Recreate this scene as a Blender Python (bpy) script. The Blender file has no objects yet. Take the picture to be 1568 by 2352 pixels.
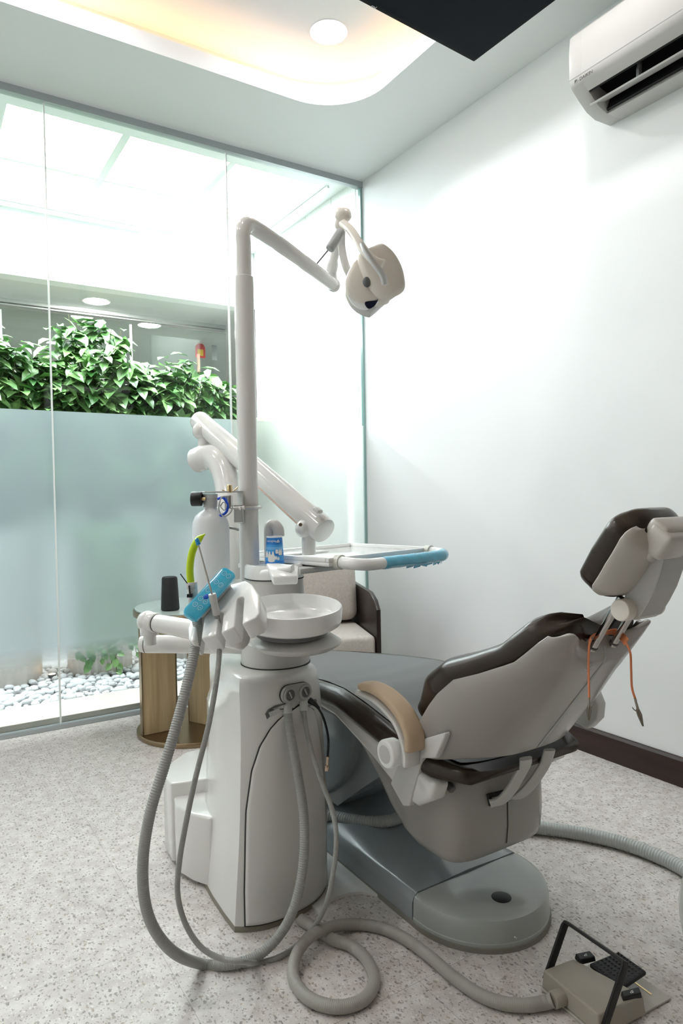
import bpy, bmesh, math, random
from mathutils import Vector, Matrix
from math import sin, cos, pi, radians, atan2, sqrt

SC = bpy.context.scene
COL = SC.collection
random.seed(7)

# ------------------------------------------------------------------ camera, light, exposure
CH = 1.08                      # camera height
FPX = 1566.0                   # focal length in pixels of the 1568x2352 frame
YAW, PITCH, ROLL = radians(32.3), radians(-1.39), radians(1.0)
CAM = Vector((0, 0, CH))
FWD = Vector((sin(YAW)*cos(PITCH), cos(YAW)*cos(PITCH), sin(PITCH)))
_R = Vector((cos(YAW), -sin(YAW), 0)); _U = _R.cross(FWD)
RGT = cos(ROLL)*_R - sin(ROLL)*_U
UP = cos(ROLL)*_U + sin(ROLL)*_R
cd = bpy.data.cameras.new('camera'); cam = bpy.data.objects.new('camera', cd); COL.objects.link(cam)
cd.sensor_fit = 'AUTO'; cd.sensor_width = 36.0; cd.lens = FPX/2352*36.0
cd.clip_start = 0.02; cd.clip_end = 60
cam.matrix_world = Matrix(((RGT.x, UP.x, -FWD.x, 0), (RGT.y, UP.y, -FWD.y, 0), (RGT.z, UP.z, -FWD.z, CH), (0, 0, 0, 1)))
SC.camera = cam
SC.view_settings.view_transform = 'Standard'; SC.view_settings.look = 'None'
SC.view_settings.gamma = 1.0; SC.view_settings.use_curve_mapping = False
SC.view_settings.exposure = 0.10
try:
    SC.cycles.use_denoising = True
    SC.cycles.max_bounces = 10; SC.cycles.diffuse_bounces = 6; SC.cycles.transparent_max_bounces = 16
    SC.cycles.sample_clamp_indirect = 6.0
    SC.cycles.caustics_reflective = False; SC.cycles.caustics_refractive = False
except Exception:
    pass
w = bpy.data.worlds.new('world'); SC.world = w; w.use_nodes = True
w.node_tree.nodes['Background'].inputs[0].default_value = (0.75, 0.87, 1.0, 1)
w.node_tree.nodes['Background'].inputs[1].default_value = 0.6

L_SKY = 17.0
L_DOWN = 165.0
L_COVE = 8.0

# measuring: a point of the photograph taken onto a plane of the room, or at a depth along the view
def ray(px, py): return FWD*FPX + RGT*(px-784.0) - UP*(py-1176.0)
def onX(px, py, x): d = ray(px, py); return CAM + d*(x/d.x)
def onY(px, py, y): d = ray(px, py); return CAM + d*(y/d.y)
def onZ(px, py, z): d = ray(px, py); return CAM + d*((z-CH)/d.z)
def at(px, py, dist): d = ray(px, py); return CAM + d*(dist/FPX)

# ------------------------------------------------------------------ materials
MATS = {}
def mat(name, color, rough=0.5, metal=0.0, coat=0.0, bump=0.0, bscale=200.0, var=0.0, vscale=6.0, spec=0.5, sheen=0.0, trans=0.0, ior=1.45, sss=0.0):
    if name in MATS: return MATS[name]
    m = bpy.data.materials.new(name); m.use_nodes = True
    nt = m.node_tree; b = nt.nodes['Principled BSDF']
    c = (*color, 1)
    b.inputs['Base Color'].default_value = c
    b.inputs['Roughness'].default_value = rough; b.inputs['Metallic'].default_value = metal
    b.inputs['Coat Weight'].default_value = coat; b.inputs['Coat Roughness'].default_value = 0.08
    b.inputs['Specular IOR Level'].default_value = spec
    b.inputs['Sheen Weight'].default_value = sheen
    b.inputs['Transmission Weight'].default_value = trans; b.inputs['IOR'].default_value = ior
    tc = nt.nodes.new('ShaderNodeTexCoord')
    if var > 0:
        n = nt.nodes.new('ShaderNodeTexNoise'); n.inputs['Scale'].default_value = vscale; n.inputs['Detail'].default_value = 4
        nt.links.new(tc.outputs['Object'], n.inputs['Vector'])
        r = nt.nodes.new('ShaderNodeValToRGB')
        r.color_ramp.elements[0].color = tuple(x*(1-var) for x in color)+(1,); r.color_ramp.elements[0].position = .3
        r.color_ramp.elements[1].color = tuple(min(1, x*(1+var*.6)) for x in color)+(1,); r.color_ramp.elements[1].position = .7
        nt.links.new(n.outputs['Fac'], r.inputs['Fac']); nt.links.new(r.outputs['Color'], b.inputs['Base Color'])
    if bump > 0:
        n2 = nt.nodes.new('ShaderNodeTexNoise'); n2.inputs['Scale'].default_value = bscale; n2.inputs['Detail'].default_value = 3
        nt.links.new(tc.outputs['Object'], n2.inputs['Vector'])
        bp = nt.nodes.new('ShaderNodeBump'); bp.inputs['Strength'].default_value = bump; bp.inputs['Distance'].default_value = 0.002
        nt.links.new(n2.outputs['Fac'], bp.inputs['Height']); nt.links.new(bp.outputs['Normal'], b.inputs['Normal'])
    MATS[name] = m
    return m

def emit(name, color, strength):
    m = bpy.data.materials.new(name); m.use_nodes = True; nt = m.node_tree
    b = nt.nodes['Principled BSDF']; b.inputs['Base Color'].default_value = (.9, .9, .9, 1)
    b.inputs['Emission Color'].default_value = (*color, 1); b.inputs['Emission Strength'].default_value = strength
    return m

WALL = mat('white_wall_paint', (.90, .91, .915), .55, bump=.05, bscale=300, var=.012, vscale=2)
CEIL = mat('ceiling_paint', (.86, .875, .88), .7)
WHITE = mat('gloss_white_plastic', (.69, .68, .655), .15, coat=.35, spec=.5)
WHITE2 = mat('satin_white_plastic', (.58, .57, .55), .30, spec=.45)
SHELLM = mat('chair_shell_plastic', (.37, .35, .325), .22, spec=.5)
PURE = mat('bright_white_enamel', (.87, .87, .86), .15, coat=.4)
CREAM = mat('cream_lamp_plastic', (.70, .65, .58), .28)
LGREY = mat('light_grey_plastic', (.52, .53, .52), .35)
GREY = mat('grey_plastic', (.36, .37, .37), .4)
BASEG = mat('grey_painted_base', (.30, .33, .345), .22, coat=.4)
DGREY = mat('dark_grey_plastic', (.12, .12, .125), .45)
HOSE = mat('grey_rubber_hose', (.34, .34, .325), .38)
HOSE2 = mat('beige_floor_hose', (.36, .345, .31), .4)
HOSE3 = mat('pale_ribbed_conduit', (.47, .49, .48), .4)
BLACK = mat('black_rubber', (.008, .008, .009), .45)
BLACKG = mat('black_gloss', (.006, .007, .009), .15)
SEAM = mat('dark_seam', (.03, .03, .03), .7)
LEATHER = mat('brown_leather', (.026, .016, .010), .28, spec=.5, bump=.12, bscale=420)
SEATSHEEN = mat('leather_grey_sheen', (.085, .084, .086), .42, spec=.6, sheen=.25, bump=.1, bscale=420)  # reflection of the bright glass wall on brown leather, put in as grey
TAN = mat('tan_armrest_pad', (.50, .38, .255), .5, bump=.08, bscale=300)
CHROME = mat('chrome', (.46, .44, .42), .12, metal=1)
STEEL = mat('brushed_steel', (.62, .61, .59), .3, metal=1)
BRASS = mat('brass', (.72, .55, .30), .28, metal=1)
BRONZE = mat('bronze', (.30, .22, .13), .28, metal=1)
LIME = mat('lime_silicone', (.50, .68, .01), .4)
BLUEF = mat('blue_film', (.05, .46, .68), .18, coat=.6, var=.12, vscale=60)
BLUED = mat('blue_button', (.01, .10, .55), .3)
BLUET = mat('blue_tube', (.01, .07, .62), .3)
BLUEC = mat('blue_cap', (.02, .28, .62), .4)
PALEB = mat('pale_icon_ink', (.55, .82, .92), .3)
ORANGE = mat('orange_silicone', (.80, .27, .12), .5)
FABRIC = mat('oat_fabric', (.58, .535, .485), .85, sheen=.3, bump=.5, bscale=500, var=.12, vscale=90)
ESPRESSO = mat('espresso_wood', (.022, .014, .012), .3, var=.2, vscale=20)
PAPER = mat('white_paper', (.88, .88, .87), .8)
PEBB = mat('white_pebble', (.80, .81, .82), .6, var=.1, vscale=18)
MARBLE = mat('cream_stone', (.72, .68, .60), .35, var=.08, vscale=8)
PEDAL = mat('beige_cast_metal', (.36, .33, .275), .5, bump=.1, bscale=500)
BAKE = mat('clear_bottle_plastic', (.90, .92, .94), .3, trans=.25)
TVSCR = mat('tv_screen', (.004, .007, .011), .35, spec=.05)
INK = mat('dark_ink', (.05, .05, .06), .5)
SILVERINK = mat('silver_ink', (.6, .6, .6), .3, metal=.6)
STEMM = mat('plant_stem', (.16, .15, .06), .6)
GREYROOM = mat('grey_room_paint', (.72, .74, .72), .7)
RED = mat('red_sticker', (.65, .05, .04), .5); YEL = mat('yellow_sticker', (.8, .5, .05), .5)

def leaf_mat():
    m = bpy.data.materials.new('glossy_leaf'); m.use_nodes = True; nt = m.node_tree; b = nt.nodes['Principled BSDF']
    tc = nt.nodes.new('ShaderNodeTexCoord'); n = nt.nodes.new('ShaderNodeTexNoise'); n.inputs['Scale'].default_value = 9
    nt.links.new(tc.outputs['Object'], n.inputs['Vector'])
    r = nt.nodes.new('ShaderNodeValToRGB')
    r.color_ramp.elements[0].position = .35; r.color_ramp.elements[0].color = (.055, .20, .045, 1)
    r.color_ramp.elements[1].position = .68; r.color_ramp.elements[1].color = (.34, .58, .21, 1)
    nt.links.new(n.outputs['Fac'], r.inputs['Fac']); nt.links.new(r.outputs['Color'], b.inputs['Base Color'])
    b.inputs['Roughness'].default_value = .33; b.inputs['Specular IOR Level'].default_value = .9
    return m
LEAF = leaf_mat()

def wood_mat(name, c1, c2, scale=(60, 60, 3)):
    m = bpy.data.materials.new(name); m.use_nodes = True; nt = m.node_tree; b = nt.nodes['Principled BSDF']
    tc = nt.nodes.new('ShaderNodeTexCoord'); mp = nt.nodes.new('ShaderNodeMapping'); mp.inputs['Scale'].default_value = scale
    n = nt.nodes.new('ShaderNodeTexNoise'); n.inputs['Scale'].default_value = 1.0; n.inputs['Detail'].default_value = 5
    r = nt.nodes.new('ShaderNodeValToRGB'); r.color_ramp.elements[0].color = (*c1, 1); r.color_ramp.elements[1].color = (*c2, 1)
    r.color_ramp.elements[0].position = .3; r.color_ramp.elements[1].position = .7
    nt.links.new(tc.outputs['Object'], mp.inputs['Vector']); nt.links.new(mp.outputs['Vector'], n.inputs['Vector'])
    nt.links.new(n.outputs['Fac'], r.inputs['Fac']); nt.links.new(r.outputs['Color'], b.inputs['Base Color'])
    b.inputs['Roughness'].default_value = .42
    return m
OAK = wood_mat('oak_veneer', (.40, .29, .15), (.55, .42, .24))
SKIRT = wood_mat('dark_skirting_wood', (.020, .009, .007), (.040, .017, .012), (3, 3, 60))
PANELW = wood_mat('white_wood_panel', (.80, .81, .79), (.86, .87, .85), (50, 50, 1.5))

def floor_mat():
    m = bpy.data.materials.new('speckled_vinyl_tile'); m.use_nodes = True; nt = m.node_tree; L = nt.links
    b = nt.nodes['Principled BSDF']; tc = nt.nodes.new('ShaderNodeTexCoord')
    def N(t): return nt.nodes.new(t)
    base = N('ShaderNodeTexNoise'); base.inputs['Scale'].default_value = 26; base.inputs['Detail'].default_value = 6
    L.new(tc.outputs['Object'], base.inputs['Vector'])
    r0 = N('ShaderNodeValToRGB'); r0.color_ramp.elements[0].color = (.575, .53, .495, 1); r0.color_ramp.elements[1].color = (.72, .685, .655, 1)
    r0.color_ramp.elements[0].position = .35; r0.color_ramp.elements[1].position = .65
    L.new(base.outputs['Fac'], r0.inputs['Fac'])
    cur = r0.outputs['Color']
    for sc, thr, c1, c2, seed in ((98, .30, (.10, .095, .105), (.36, .29, .22), 0.0), (170, .27, (.18, .165, .16), (.42, .37, .30), 3.7), (66, .20, (.13, .125, .14), (.40, .31, .22), 8.3), (100, .24, (.78, .75, .72), (.84, .82, .80), 12.1)):
        mp = N('ShaderNodeMapping'); mp.inputs['Location'].default_value = (seed, seed*1.3, 0); mp.inputs['Rotation'].default_value = (0, 0, seed)
        mp.inputs['Scale'].default_value = (1, .72, 1)
        dist = N('ShaderNodeTexNoise'); dist.inputs['Scale'].default_value = 110
        mx = N('ShaderNodeMixRGB'); mx.blend_type = 'ADD'; mx.inputs['Fac'].default_value = .012
        L.new(tc.outputs['Object'], dist.inputs['Vector'])
        L.new(tc.outputs['Object'], mp.inputs['Vector']); L.new(mp.outputs['Vector'], mx.inputs['Color1']); L.new(dist.outputs['Color'], mx.inputs['Color2'])
        v = N('ShaderNodeTexVoronoi'); v.inputs['Scale'].default_value = sc; v.voronoi_dimensions = '2D'
        L.new(mx.outputs['Color'], v.inputs['Vector'])
        sep = N('ShaderNodeSeparateColor'); L.new(v.outputs['Color'], sep.inputs['Color'])
        # random size per chip
        mul = N('ShaderNodeMath'); mul.operation = 'MULTIPLY'; mul.inputs[1].default_value = thr*1.9; L.new(sep.outputs['Red'], mul.inputs[0])
        sub = N('ShaderNodeMath'); sub.operation = 'SUBTRACT'; sub.inputs[1].default_value = thr*.75; L.new(mul.outputs[0], sub.inputs[0])
        lt = N('ShaderNodeMath'); lt.operation = 'LESS_THAN'; L.new(v.outputs['Distance'], lt.inputs[0]); L.new(sub.outputs[0], lt.inputs[1])
        cc = N('ShaderNodeMixRGB'); cc.inputs['Color1'].default_value = (*c1, 1); cc.inputs['Color2'].default_value = (*c2, 1); L.new(sep.outputs['Green'], cc.inputs['Fac'])
        f = N('ShaderNodeMath'); f.operation = 'MULTIPLY'; f.inputs[1].default_value = .66; L.new(lt.outputs[0], f.inputs[0])
        o = N('ShaderNodeMixRGB'); L.new(f.outputs[0], o.inputs['Fac']); L.new(cur, o.inputs['Color1']); L.new(cc.outputs['Color'], o.inputs['Color2'])
        cur = o.outputs['Color']
    # tile joints on a 0.45 m grid
    sx = N('ShaderNodeSeparateXYZ'); L.new(tc.outputs['Object'], sx.inputs['Vector'])
    js = []
    for ax, off in (('X', -.4745), ('Y', -1.173)):
        a = N('ShaderNodeMath'); a.operation = 'ADD'; a.inputs[1].default_value = 20*.449 + off; L.new(sx.outputs[ax], a.inputs[0])
        md = N('ShaderNodeMath'); md.operation = 'MODULO'; md.inputs[1].default_value = .449; L.new(a.outputs[0], md.inputs[0])
        l2 = N('ShaderNodeMath'); l2.operation = 'LESS_THAN'; l2.inputs[1].default_value = .0014; L.new(md.outputs[0], l2.inputs[0]); js.append(l2)
    mxm = N('ShaderNodeMath'); mxm.operation = 'MAXIMUM'; L.new(js[0].outputs[0], mxm.inputs[0]); L.new(js[1].outputs[0], mxm.inputs[1])
    fj = N('ShaderNodeMath'); fj.operation = 'MULTIPLY'; fj.inputs[1].default_value = .55; L.new(mxm.outputs[0], fj.inputs[0])
    oj = N('ShaderNodeMixRGB'); L.new(fj.outputs[0], oj.inputs['Fac']); L.new(cur, oj.inputs['Color1']); oj.inputs['Color2'].default_value = (.22, .2, .19, 1)
    L.new(oj.outputs['Color'], b.inputs['Base Color'])
    b.inputs['Roughness'].default_value = .38
    return m
FLOOR = floor_mat()

def glass_mat(name, tint=(.97, .99, .985), refl=.05):
    m = bpy.data.materials.new(name); m.use_nodes = True; nt = m.node_tree; L = nt.links
    nt.nodes.remove(nt.nodes['Principled BSDF']); out = nt.nodes['Material Output']
    tr = nt.nodes.new('ShaderNodeBsdfTransparent'); tr.inputs['Color'].default_value = (*tint, 1)
    gl = nt.nodes.new('ShaderNodeBsdfGlossy'); gl.inputs['Roughness'].default_value = .0
    fr = nt.nodes.new('ShaderNodeFresnel'); fr.inputs['IOR'].default_value = 1.45
    ml = nt.nodes.new('ShaderNodeMath'); ml.operation = 'MULTIPLY'; ml.inputs[1].default_value = refl/.035; L.new(fr.outputs[0], ml.inputs[0])
    mx = nt.nodes.new('ShaderNodeMixShader'); L.new(ml.outputs[0], mx.inputs[0]); L.new(tr.outputs[0], mx.inputs[1]); L.new(gl.outputs[0], mx.inputs[2])
    L.new(mx.outputs[0], out.inputs['Surface'])
    return m
GLASS = glass_mat('clear_glass', refl=.022)
GLASSEDGE = mat('pale_glass_edge', (.88, .92, .89), .25)

def film_mat(name, c_ref, c_tl, c_df):
    # frosted privacy film, clear towards its lower edge
    m = bpy.data.materials.new(name); m.use_nodes = True; nt = m.node_tree; L = nt.links
    nt.nodes.remove(nt.nodes['Principled BSDF']); out = nt.nodes['Material Output']
    N = nt.nodes.new
    tr = N('ShaderNodeBsdfTransparent')
    rf = N('ShaderNodeBsdfRefraction'); rf.inputs['IOR'].default_value = 1.25; rf.inputs['Roughness'].default_value = .58
    rf.inputs['Color'].default_value = (*c_ref, 1)
    tl = N('ShaderNodeBsdfTranslucent'); tl.inputs['Color'].default_value = (*c_tl, 1)
    df = N('ShaderNodeBsdfDiffuse'); df.inputs['Color'].default_value = (*c_df, 1)
    m1 = N('ShaderNodeMixShader'); m1.inputs[0].default_value = .52; L.new(rf.outputs[0], m1.inputs[1]); L.new(tl.outputs[0], m1.inputs[2])
    m2 = N('ShaderNodeMixShader'); m2.inputs[0].default_value = .16; L.new(m1.outputs[0], m2.inputs[1]); L.new(df.outputs[0], m2.inputs[2])
    tc = N('ShaderNodeTexCoord'); sx = N('ShaderNodeSeparateXYZ'); L.new(tc.outputs['Object'], sx.inputs[0])
    mr = N('ShaderNodeMapRange'); mr.inputs['From Min'].default_value = .29; mr.inputs['From Max'].default_value = .40; L.new(sx.outputs['Z'], mr.inputs['Value'])
    m3 = N('ShaderNodeMixShader'); L.new(mr.outputs[0], m3.inputs[0]); L.new(tr.outputs[0], m3.inputs[1]); L.new(m2.outputs[0], m3.inputs[2])
    L.new(m3.outputs[0], out.inputs['Surface'])
    return m
FILM = film_mat('frosted_privacy_film', (.85, .95, 1.0), (.86, .95, .99), (.66, .85, .96))
FILM_LIT = film_mat('frosted_film_lit', (.97, .985, .98), (.95, .97, .965), (.90, .93, .93))  # paler copy of the same film: brightness of the wall behind put into its colour

def cup_mat():
    m = bpy.data.materials.new('printed_paper_cup'); m.use_nodes = True; nt = m.node_tree; L = nt.links; b = nt.nodes['Principled BSDF']
    tc = nt.nodes.new('ShaderNodeTexCoord'); sx = nt.nodes.new('ShaderNodeSeparateXYZ'); L.new(tc.outputs['Object'], sx.inputs[0])
    mr = nt.nodes.new('ShaderNodeMapRange'); mr.inputs['From Max'].default_value = .078; L.new(sx.outputs['Z'], mr.inputs['Value'])
    r = nt.nodes.new('ShaderNodeValToRGB'); cr = r.color_ramp; cr.interpolation = 'CONSTANT'
    D = (.015, .20, .62, 1); M = (.05, .33, .74, 1); P = (.16, .46, .82, 1)
    cr.elements[0].position = 0; cr.elements[0].color = D
    cr.elements[1].position = .12; cr.elements[1].color = M
    for p, c in ((.30, D), (.42, M), (.52, P), (.62, M), (.70, D), (.95, (.88, .87, .83, 1))):
        e = cr.elements.new(p); e.color = c
    L.new(mr.outputs[0], r.inputs['Fac']); L.new(r.outputs['Color'], b.inputs['Base Color']); b.inputs['Roughness'].default_value = .45
    return m
CUPM = cup_mat()

# ------------------------------------------------------------------ mesh helpers
class B:
    """collects shapes in world coordinates into one mesh object"""
    def __init__(s): s.bm = bmesh.new()
    def raw(s, vs, fs):
        v = [s.bm.verts.new(p) for p in vs]
        for f in fs:
            try: s.bm.faces.new([v[i] for i in f])
            except ValueError: pass
        return v
    def box(s, lo, hi, bev=0.0, seg=3, M=None):
        lo = Vector(lo); hi = Vector(hi)
        tmp = bmesh.new(); bmesh.ops.create_cube(tmp, size=1)
        for v in tmp.verts: v.co = Vector(((v.co.x+.5)*(hi.x-lo.x)+lo.x, (v.co.y+.5)*(hi.y-lo.y)+lo.y, (v.co.z+.5)*(hi.z-lo.z)+lo.z))
        if bev > 0: bmesh.ops.bevel(tmp, geom=list(tmp.edges), offset=bev, segments=seg, profile=.5, affect='EDGES', clamp_overlap=True)
        s._merge(tmp, M); return s
    def _merge(s, tmp, M=None):
        if M is not None: tmp.transform(M)
        me = bpy.data.meshes.new('tmp'); tmp.to_mesh(me); tmp.free(); s.bm.from_mesh(me); bpy.data.meshes.remove(me)
    def loft(s, rings, cap=True, closed=True):
        n = len(rings[0]); V = [[s.bm.verts.new(p) for p in r] for r in rings]
        for a, b in zip(V[:-1], V[1:]):
            for i in range(n if closed else n-1):
                j = (i+1) % n
                try: s.bm.faces.new((a[i], a[j], b[j], b[i]))
                except ValueError: pass
        if cap and closed:
            for r in (V[0], V[-1]):
                try: s.bm.faces.new(r)
                except ValueError: pass
        return s
    def tube(s, pts, rad, seg=16, cap=True):
        pts = [Vector(p) for p in pts]; n = len(pts)
        rr = rad if isinstance(rad, (list, tuple)) else [rad]*n
        rings = []; prev = None
        for i in range(n):
            t = (pts[min(i+1, n-1)] - pts[max(i-1, 0)]).normalized()
            if prev is None:
                a = Vector((0, 0, 1)) if abs(t.z) < .9 else Vector((1, 0, 0)); u = t.cross(a).normalized()
            else:
                u = prev - t*prev.dot(t)
                u = u.normalized() if u.length > 1e-6 else t.orthogonal().normalized()
            prev = u; v = t.cross(u)
            rings.append([pts[i] + (u*cos(2*pi*k/seg) + v*sin(2*pi*k/seg))*rr[i] for k in range(seg)])
        return s.loft(rings, cap)
    def cyl(s, a, b, r, r2=None, seg=28, bev=0.0):
        a = Vector(a); b = Vector(b); r2 = r if r2 is None else r2; d = b-a; L = d.length; d.normalize()
        if bev > 0: return s.tube([a, a+d*1e-5, a+d*bev*.3, a+d*bev, b-d*bev, b-d*bev*.3, b-d*1e-5, b], [max(r-bev, 1e-4), r-bev*.85, r-bev*.3, r, r2, r2-bev*.3, r2-bev*.85, max(r2-bev, 1e-4)], seg)
        return s.tube([a, b], [r, r2], seg)
    def lathe(s, prof, M, seg=48, sx=1.0, sy=1.0):
        """prof: list of (radius, height) in local z, M places it"""
        rings = [[M @ Vector((r*sx*cos(2*pi*k/seg), r*sy*sin(2*pi*k/seg), z)) for k in range(seg)] for r, z in prof]
        return s.loft(rings, True)
    def prism(s, poly, vec, bev=0.0, seg=2):
        tmp = bmesh.new(); vec = Vector(vec)
        a = [tmp.verts.new(Vector(p)) for p in poly]; b = [tmp.verts.new(Vector(p)+vec) for p in poly]; n = len(a)
        tmp.faces.new(a); tmp.faces.new(list(reversed(b)))
        for i in range(n): tmp.faces.new((a[i], b[i], b[(i+1) % n], a[(i+1) % n]))
        bmesh.ops.recalc_face_normals(tmp, faces=tmp.faces)
        if bev > 0:
            es = [e for e in tmp.edges if len(e.link_faces) == 2 and e.calc_face_angle(0) > radians(50)]
            bmesh.ops.bevel(tmp, geom=es, offset=bev, segments=seg, profile=.5, affect='EDGES', clamp_overlap=True)
        s._merge(tmp); return s
    def sphere(s, c, r, sc=(1, 1, 1), seg=20, M=None):
        tmp = bmesh.new(); bmesh.ops.create_uvsphere(tmp, u_segments=seg, v_segments=max(8, seg*2//3), radius=r)
        for v in tmp.verts: v.co = Vector((v.co.x*sc[0], v.co.y*sc[1], v.co.z*sc[2]))
        if M is not None: tmp.transform(M)
        bmesh.ops.translate(tmp, verts=tmp.verts, vec=Vector(c)); s._merge(tmp); return s
    def grid(s, P, nu, nv):
        V = [[s.bm.verts.new(P(i/(nu-1), j/(nv-1))) for j in range(nv)] for i in range(nu)]
        for i in range(nu-1):
            for j in range(nv-1): s.bm.faces.new((V[i][j], V[i+1][j], V[i+1][j+1], V[i][j+1]))
        return s
    def done(s, name, material, parent=None, smooth=40, mods=(), recalc=True, loc=None):
        if recalc: bmesh.ops.recalc_face_normals(s.bm, faces=s.bm.faces)
        root = parent
        while root is not None and root.parent is not None: root = root.parent
        off = Vector(root.location) if root is not None else (Vector(loc) if loc is not None else Vector((0, 0, 0)))
        if off.length > 0: bmesh.ops.translate(s.bm, verts=s.bm.verts, vec=-off)
        me = bpy.data.meshes.new(name); s.bm.to_mesh(me); s.bm.free()
        me.materials.append(material)
        if smooth:
            for p in me.polygons: p.use_smooth = True
            if smooth < 180: me.set_sharp_from_angle(angle=radians(smooth))
        o = bpy.data.objects.new(name, me); COL.objects.link(o)
        if parent is not None: o.parent = parent
        elif loc is not None: o.location = off
        for t, kw in mods:
            md = o.modifiers.new(t.lower(), t)
            for k, v in kw.items(): setattr(md, k, v)
        return o

def thing(name, label, cat, loc=(0, 0, 0), group=None):
    o = bpy.data.objects.new(name, None); COL.objects.link(o); o.location = loc; o.empty_display_size = .05
    o['label'] = label; o['category'] = cat
    if group: o['group'] = group
    return o
def tag(o, label, cat, group=None, kind=None):
    o['label'] = label; o['category'] = cat
    if group: o['group'] = group
    if kind: o['kind'] = kind
    return o
def struct(o, label=None):
    o['kind'] = 'structure'
    if label: o['label'] = label
    return o
def lab(o, s): o['label'] = s; return o

def spline(pts, n=12, closed=False):
    P = [Vector(p) for p in pts]; out = []
    Q = [P[0]*2-P[1]] + P + [P[-1]*2-P[-2]]
    for i in range(1, len(Q)-2):
        p0, p1, p2, p3 = Q[i-1:i+3]
        for k in range(n):
            t = k/n
            out.append(.5*((2*p1) + (p2-p0)*t + (2*p0-5*p1+4*p2-p3)*t*t + (3*p1-p0-3*p2+p3)*t**3))
    out.append(P[-1]); return out
def resample(pts, step):
    out = [pts[0].copy()]; acc = 0.0
    for a, b in zip(pts[:-1], pts[1:]):
        d = (b-a).length; 
        if d < 1e-9: continue
        t = step-acc
        while t <= d: out.append(a.lerp(b, t/d)); t += step
        acc = d-(t-step)
    return out
def ribbed(b, pts, r, pitch=.0055, depth=.0011, seg=16):
    path = resample(spline(pts, 24), pitch/4); prof = (0, .35, 1, .35)
    b.tube(path, [r-depth*prof[i % 4] for i in range(len(path))], seg)
def smooth_tube(b, pts, r, seg=14, n=14): b.tube(spline(pts, n), r, seg)

def text_mesh(txt, size, M, name, material, parent, ext=.0004, bend=None):
    cu = bpy.data.curves.new('lettering', 'FONT'); cu.body = txt; cu.size = size; cu.align_x = 'CENTER'; cu.align_y = 'CENTER'; cu.extrude = ext
    tmp = bpy.data.objects.new('lettering', cu); COL.objects.link(tmp)
    dg = bpy.context.evaluated_depsgraph_get(); me = bpy.data.meshes.new_from_object(tmp.evaluated_get(dg))
    bpy.data.objects.remove(tmp); bpy.data.curves.remove(cu)
    b = B(); b.bm.from_mesh(me); bpy.data.meshes.remove(me)
    for v in b.bm.verts: v.co = bend(v.co) if bend else M @ v.co
    return b.done(name, material, parent, smooth=0, recalc=False)
def frame_mat(o, x, y):
    x = Vector(x).normalized(); z = x.cross(Vector(y)).normalized(); y = z.cross(x)
    return Matrix(((x.x, y.x, z.x, o[0]), (x.y, y.y, z.y, o[1]), (x.z, y.z, z.z, o[2]), (0, 0, 0, 1)))

# ------------------------------------------------------------------ room
WX, GY, HC = 2.35, 3.435, 2.96      # right wall, glass wall, ceiling
LX, RY = -1.45, -1.25               # left wall and rear wall behind the camera
CY = 4.95                           # far side of the courtyard
b = B(); b.box((LX-.1, RY-.1, -.1), (WX+.1, GY+.02, 0)); struct(b.done('floor', FLOOR, smooth=0))
b = B(); b.box((WX, RY-.1, 0), (WX+.1, GY+.01, 3.3)); struct(b.done('wall_right', WALL, smooth=0))
b = B(); b.box((LX-.1, RY-.1, 0), (LX, GY, 3.3)); struct(b.done('wall_left', WALL, smooth=0))
REARW = mat('warm_rear_wall', (.13, .10, .08), .6)
b = B(); b.box((LX, RY-.1, 0), (WX, RY, 3.3)); struct(b.done('wall_rear', REARW, smooth=0))

# ceiling with a rounded recess
TX0, TX1, TY0, TY1, TR = -.95, 1.90, .05, 2.872, .30
def rrect(x0, x1, y0, y1, r, n=14):
    out = []
    for cx, cy, a0 in ((x1-r, y1-r, 0), (x0+r, y1-r, pi/2), (x0+r, y0+r, pi), (x1-r, y0+r, 1.5*pi)):
        for k in range(n+1): a = a0+pi/2*k/n; out.append((cx+r*cos(a), cy+r*sin(a)))
    return out
def holed(z, outer, inner):
    bb = B(); loops = []
    for lp in (outer, inner):
        vs = [bb.bm.verts.new((x, y, z)) for x, y in lp]
        loops += [bb.bm.edges.new((vs[i], vs[(i+1) % len(vs)])) for i in range(len(vs))]
    bmesh.ops.triangle_fill(bb.bm, edges=loops, use_beauty=True)
    return bb
inner = rrect(TX0, TX1, TY0, TY1, TR)
outer = [(LX, RY), (WX, RY), (WX, GY), (LX, GY)]
bb = holed(HC, outer, inner)
lipz = 3.035; lo = rrect(TX0-.018, TX1+.018, TY0-.018, TY1+.018, TR+.018)
ring = lambda lp, z: [Vector((x, y, z)) for x, y in lp]
bb.loft([ring(inner, HC), ring(inner, lipz), ring(lo, lipz), ring(lo, 2.985), ring(rrect(TX0-.16, TX1+.16, TY0-.16, TY1+.16, TR+.16), 2.985), ring(rrect(TX0-.16, TX1+.16, TY0-.16, TY1+.16, TR+.16), 3.16)], cap=False)
struct(bb.done('ceiling', CEIL, smooth=30, recalc=False))
b = B(); b.box((LX, RY, 3.16), (WX, GY, 3.2)); struct(b.done('ceiling_recess', CEIL, smooth=0))
COVE = emit('warm_cove_strip', (1.0, .47, .14), L_COVE)
b = B(); pts = ring(rrect(TX0-.09, TX1+.09, TY0-.09, TY1+.09, TR+.09), 2.995); b.tube(pts+[pts[0]], .007, 8)
tag(b.done('cove_light', COVE), 'warm LED strip glowing inside the rounded ceiling recess', 'light')

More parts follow.
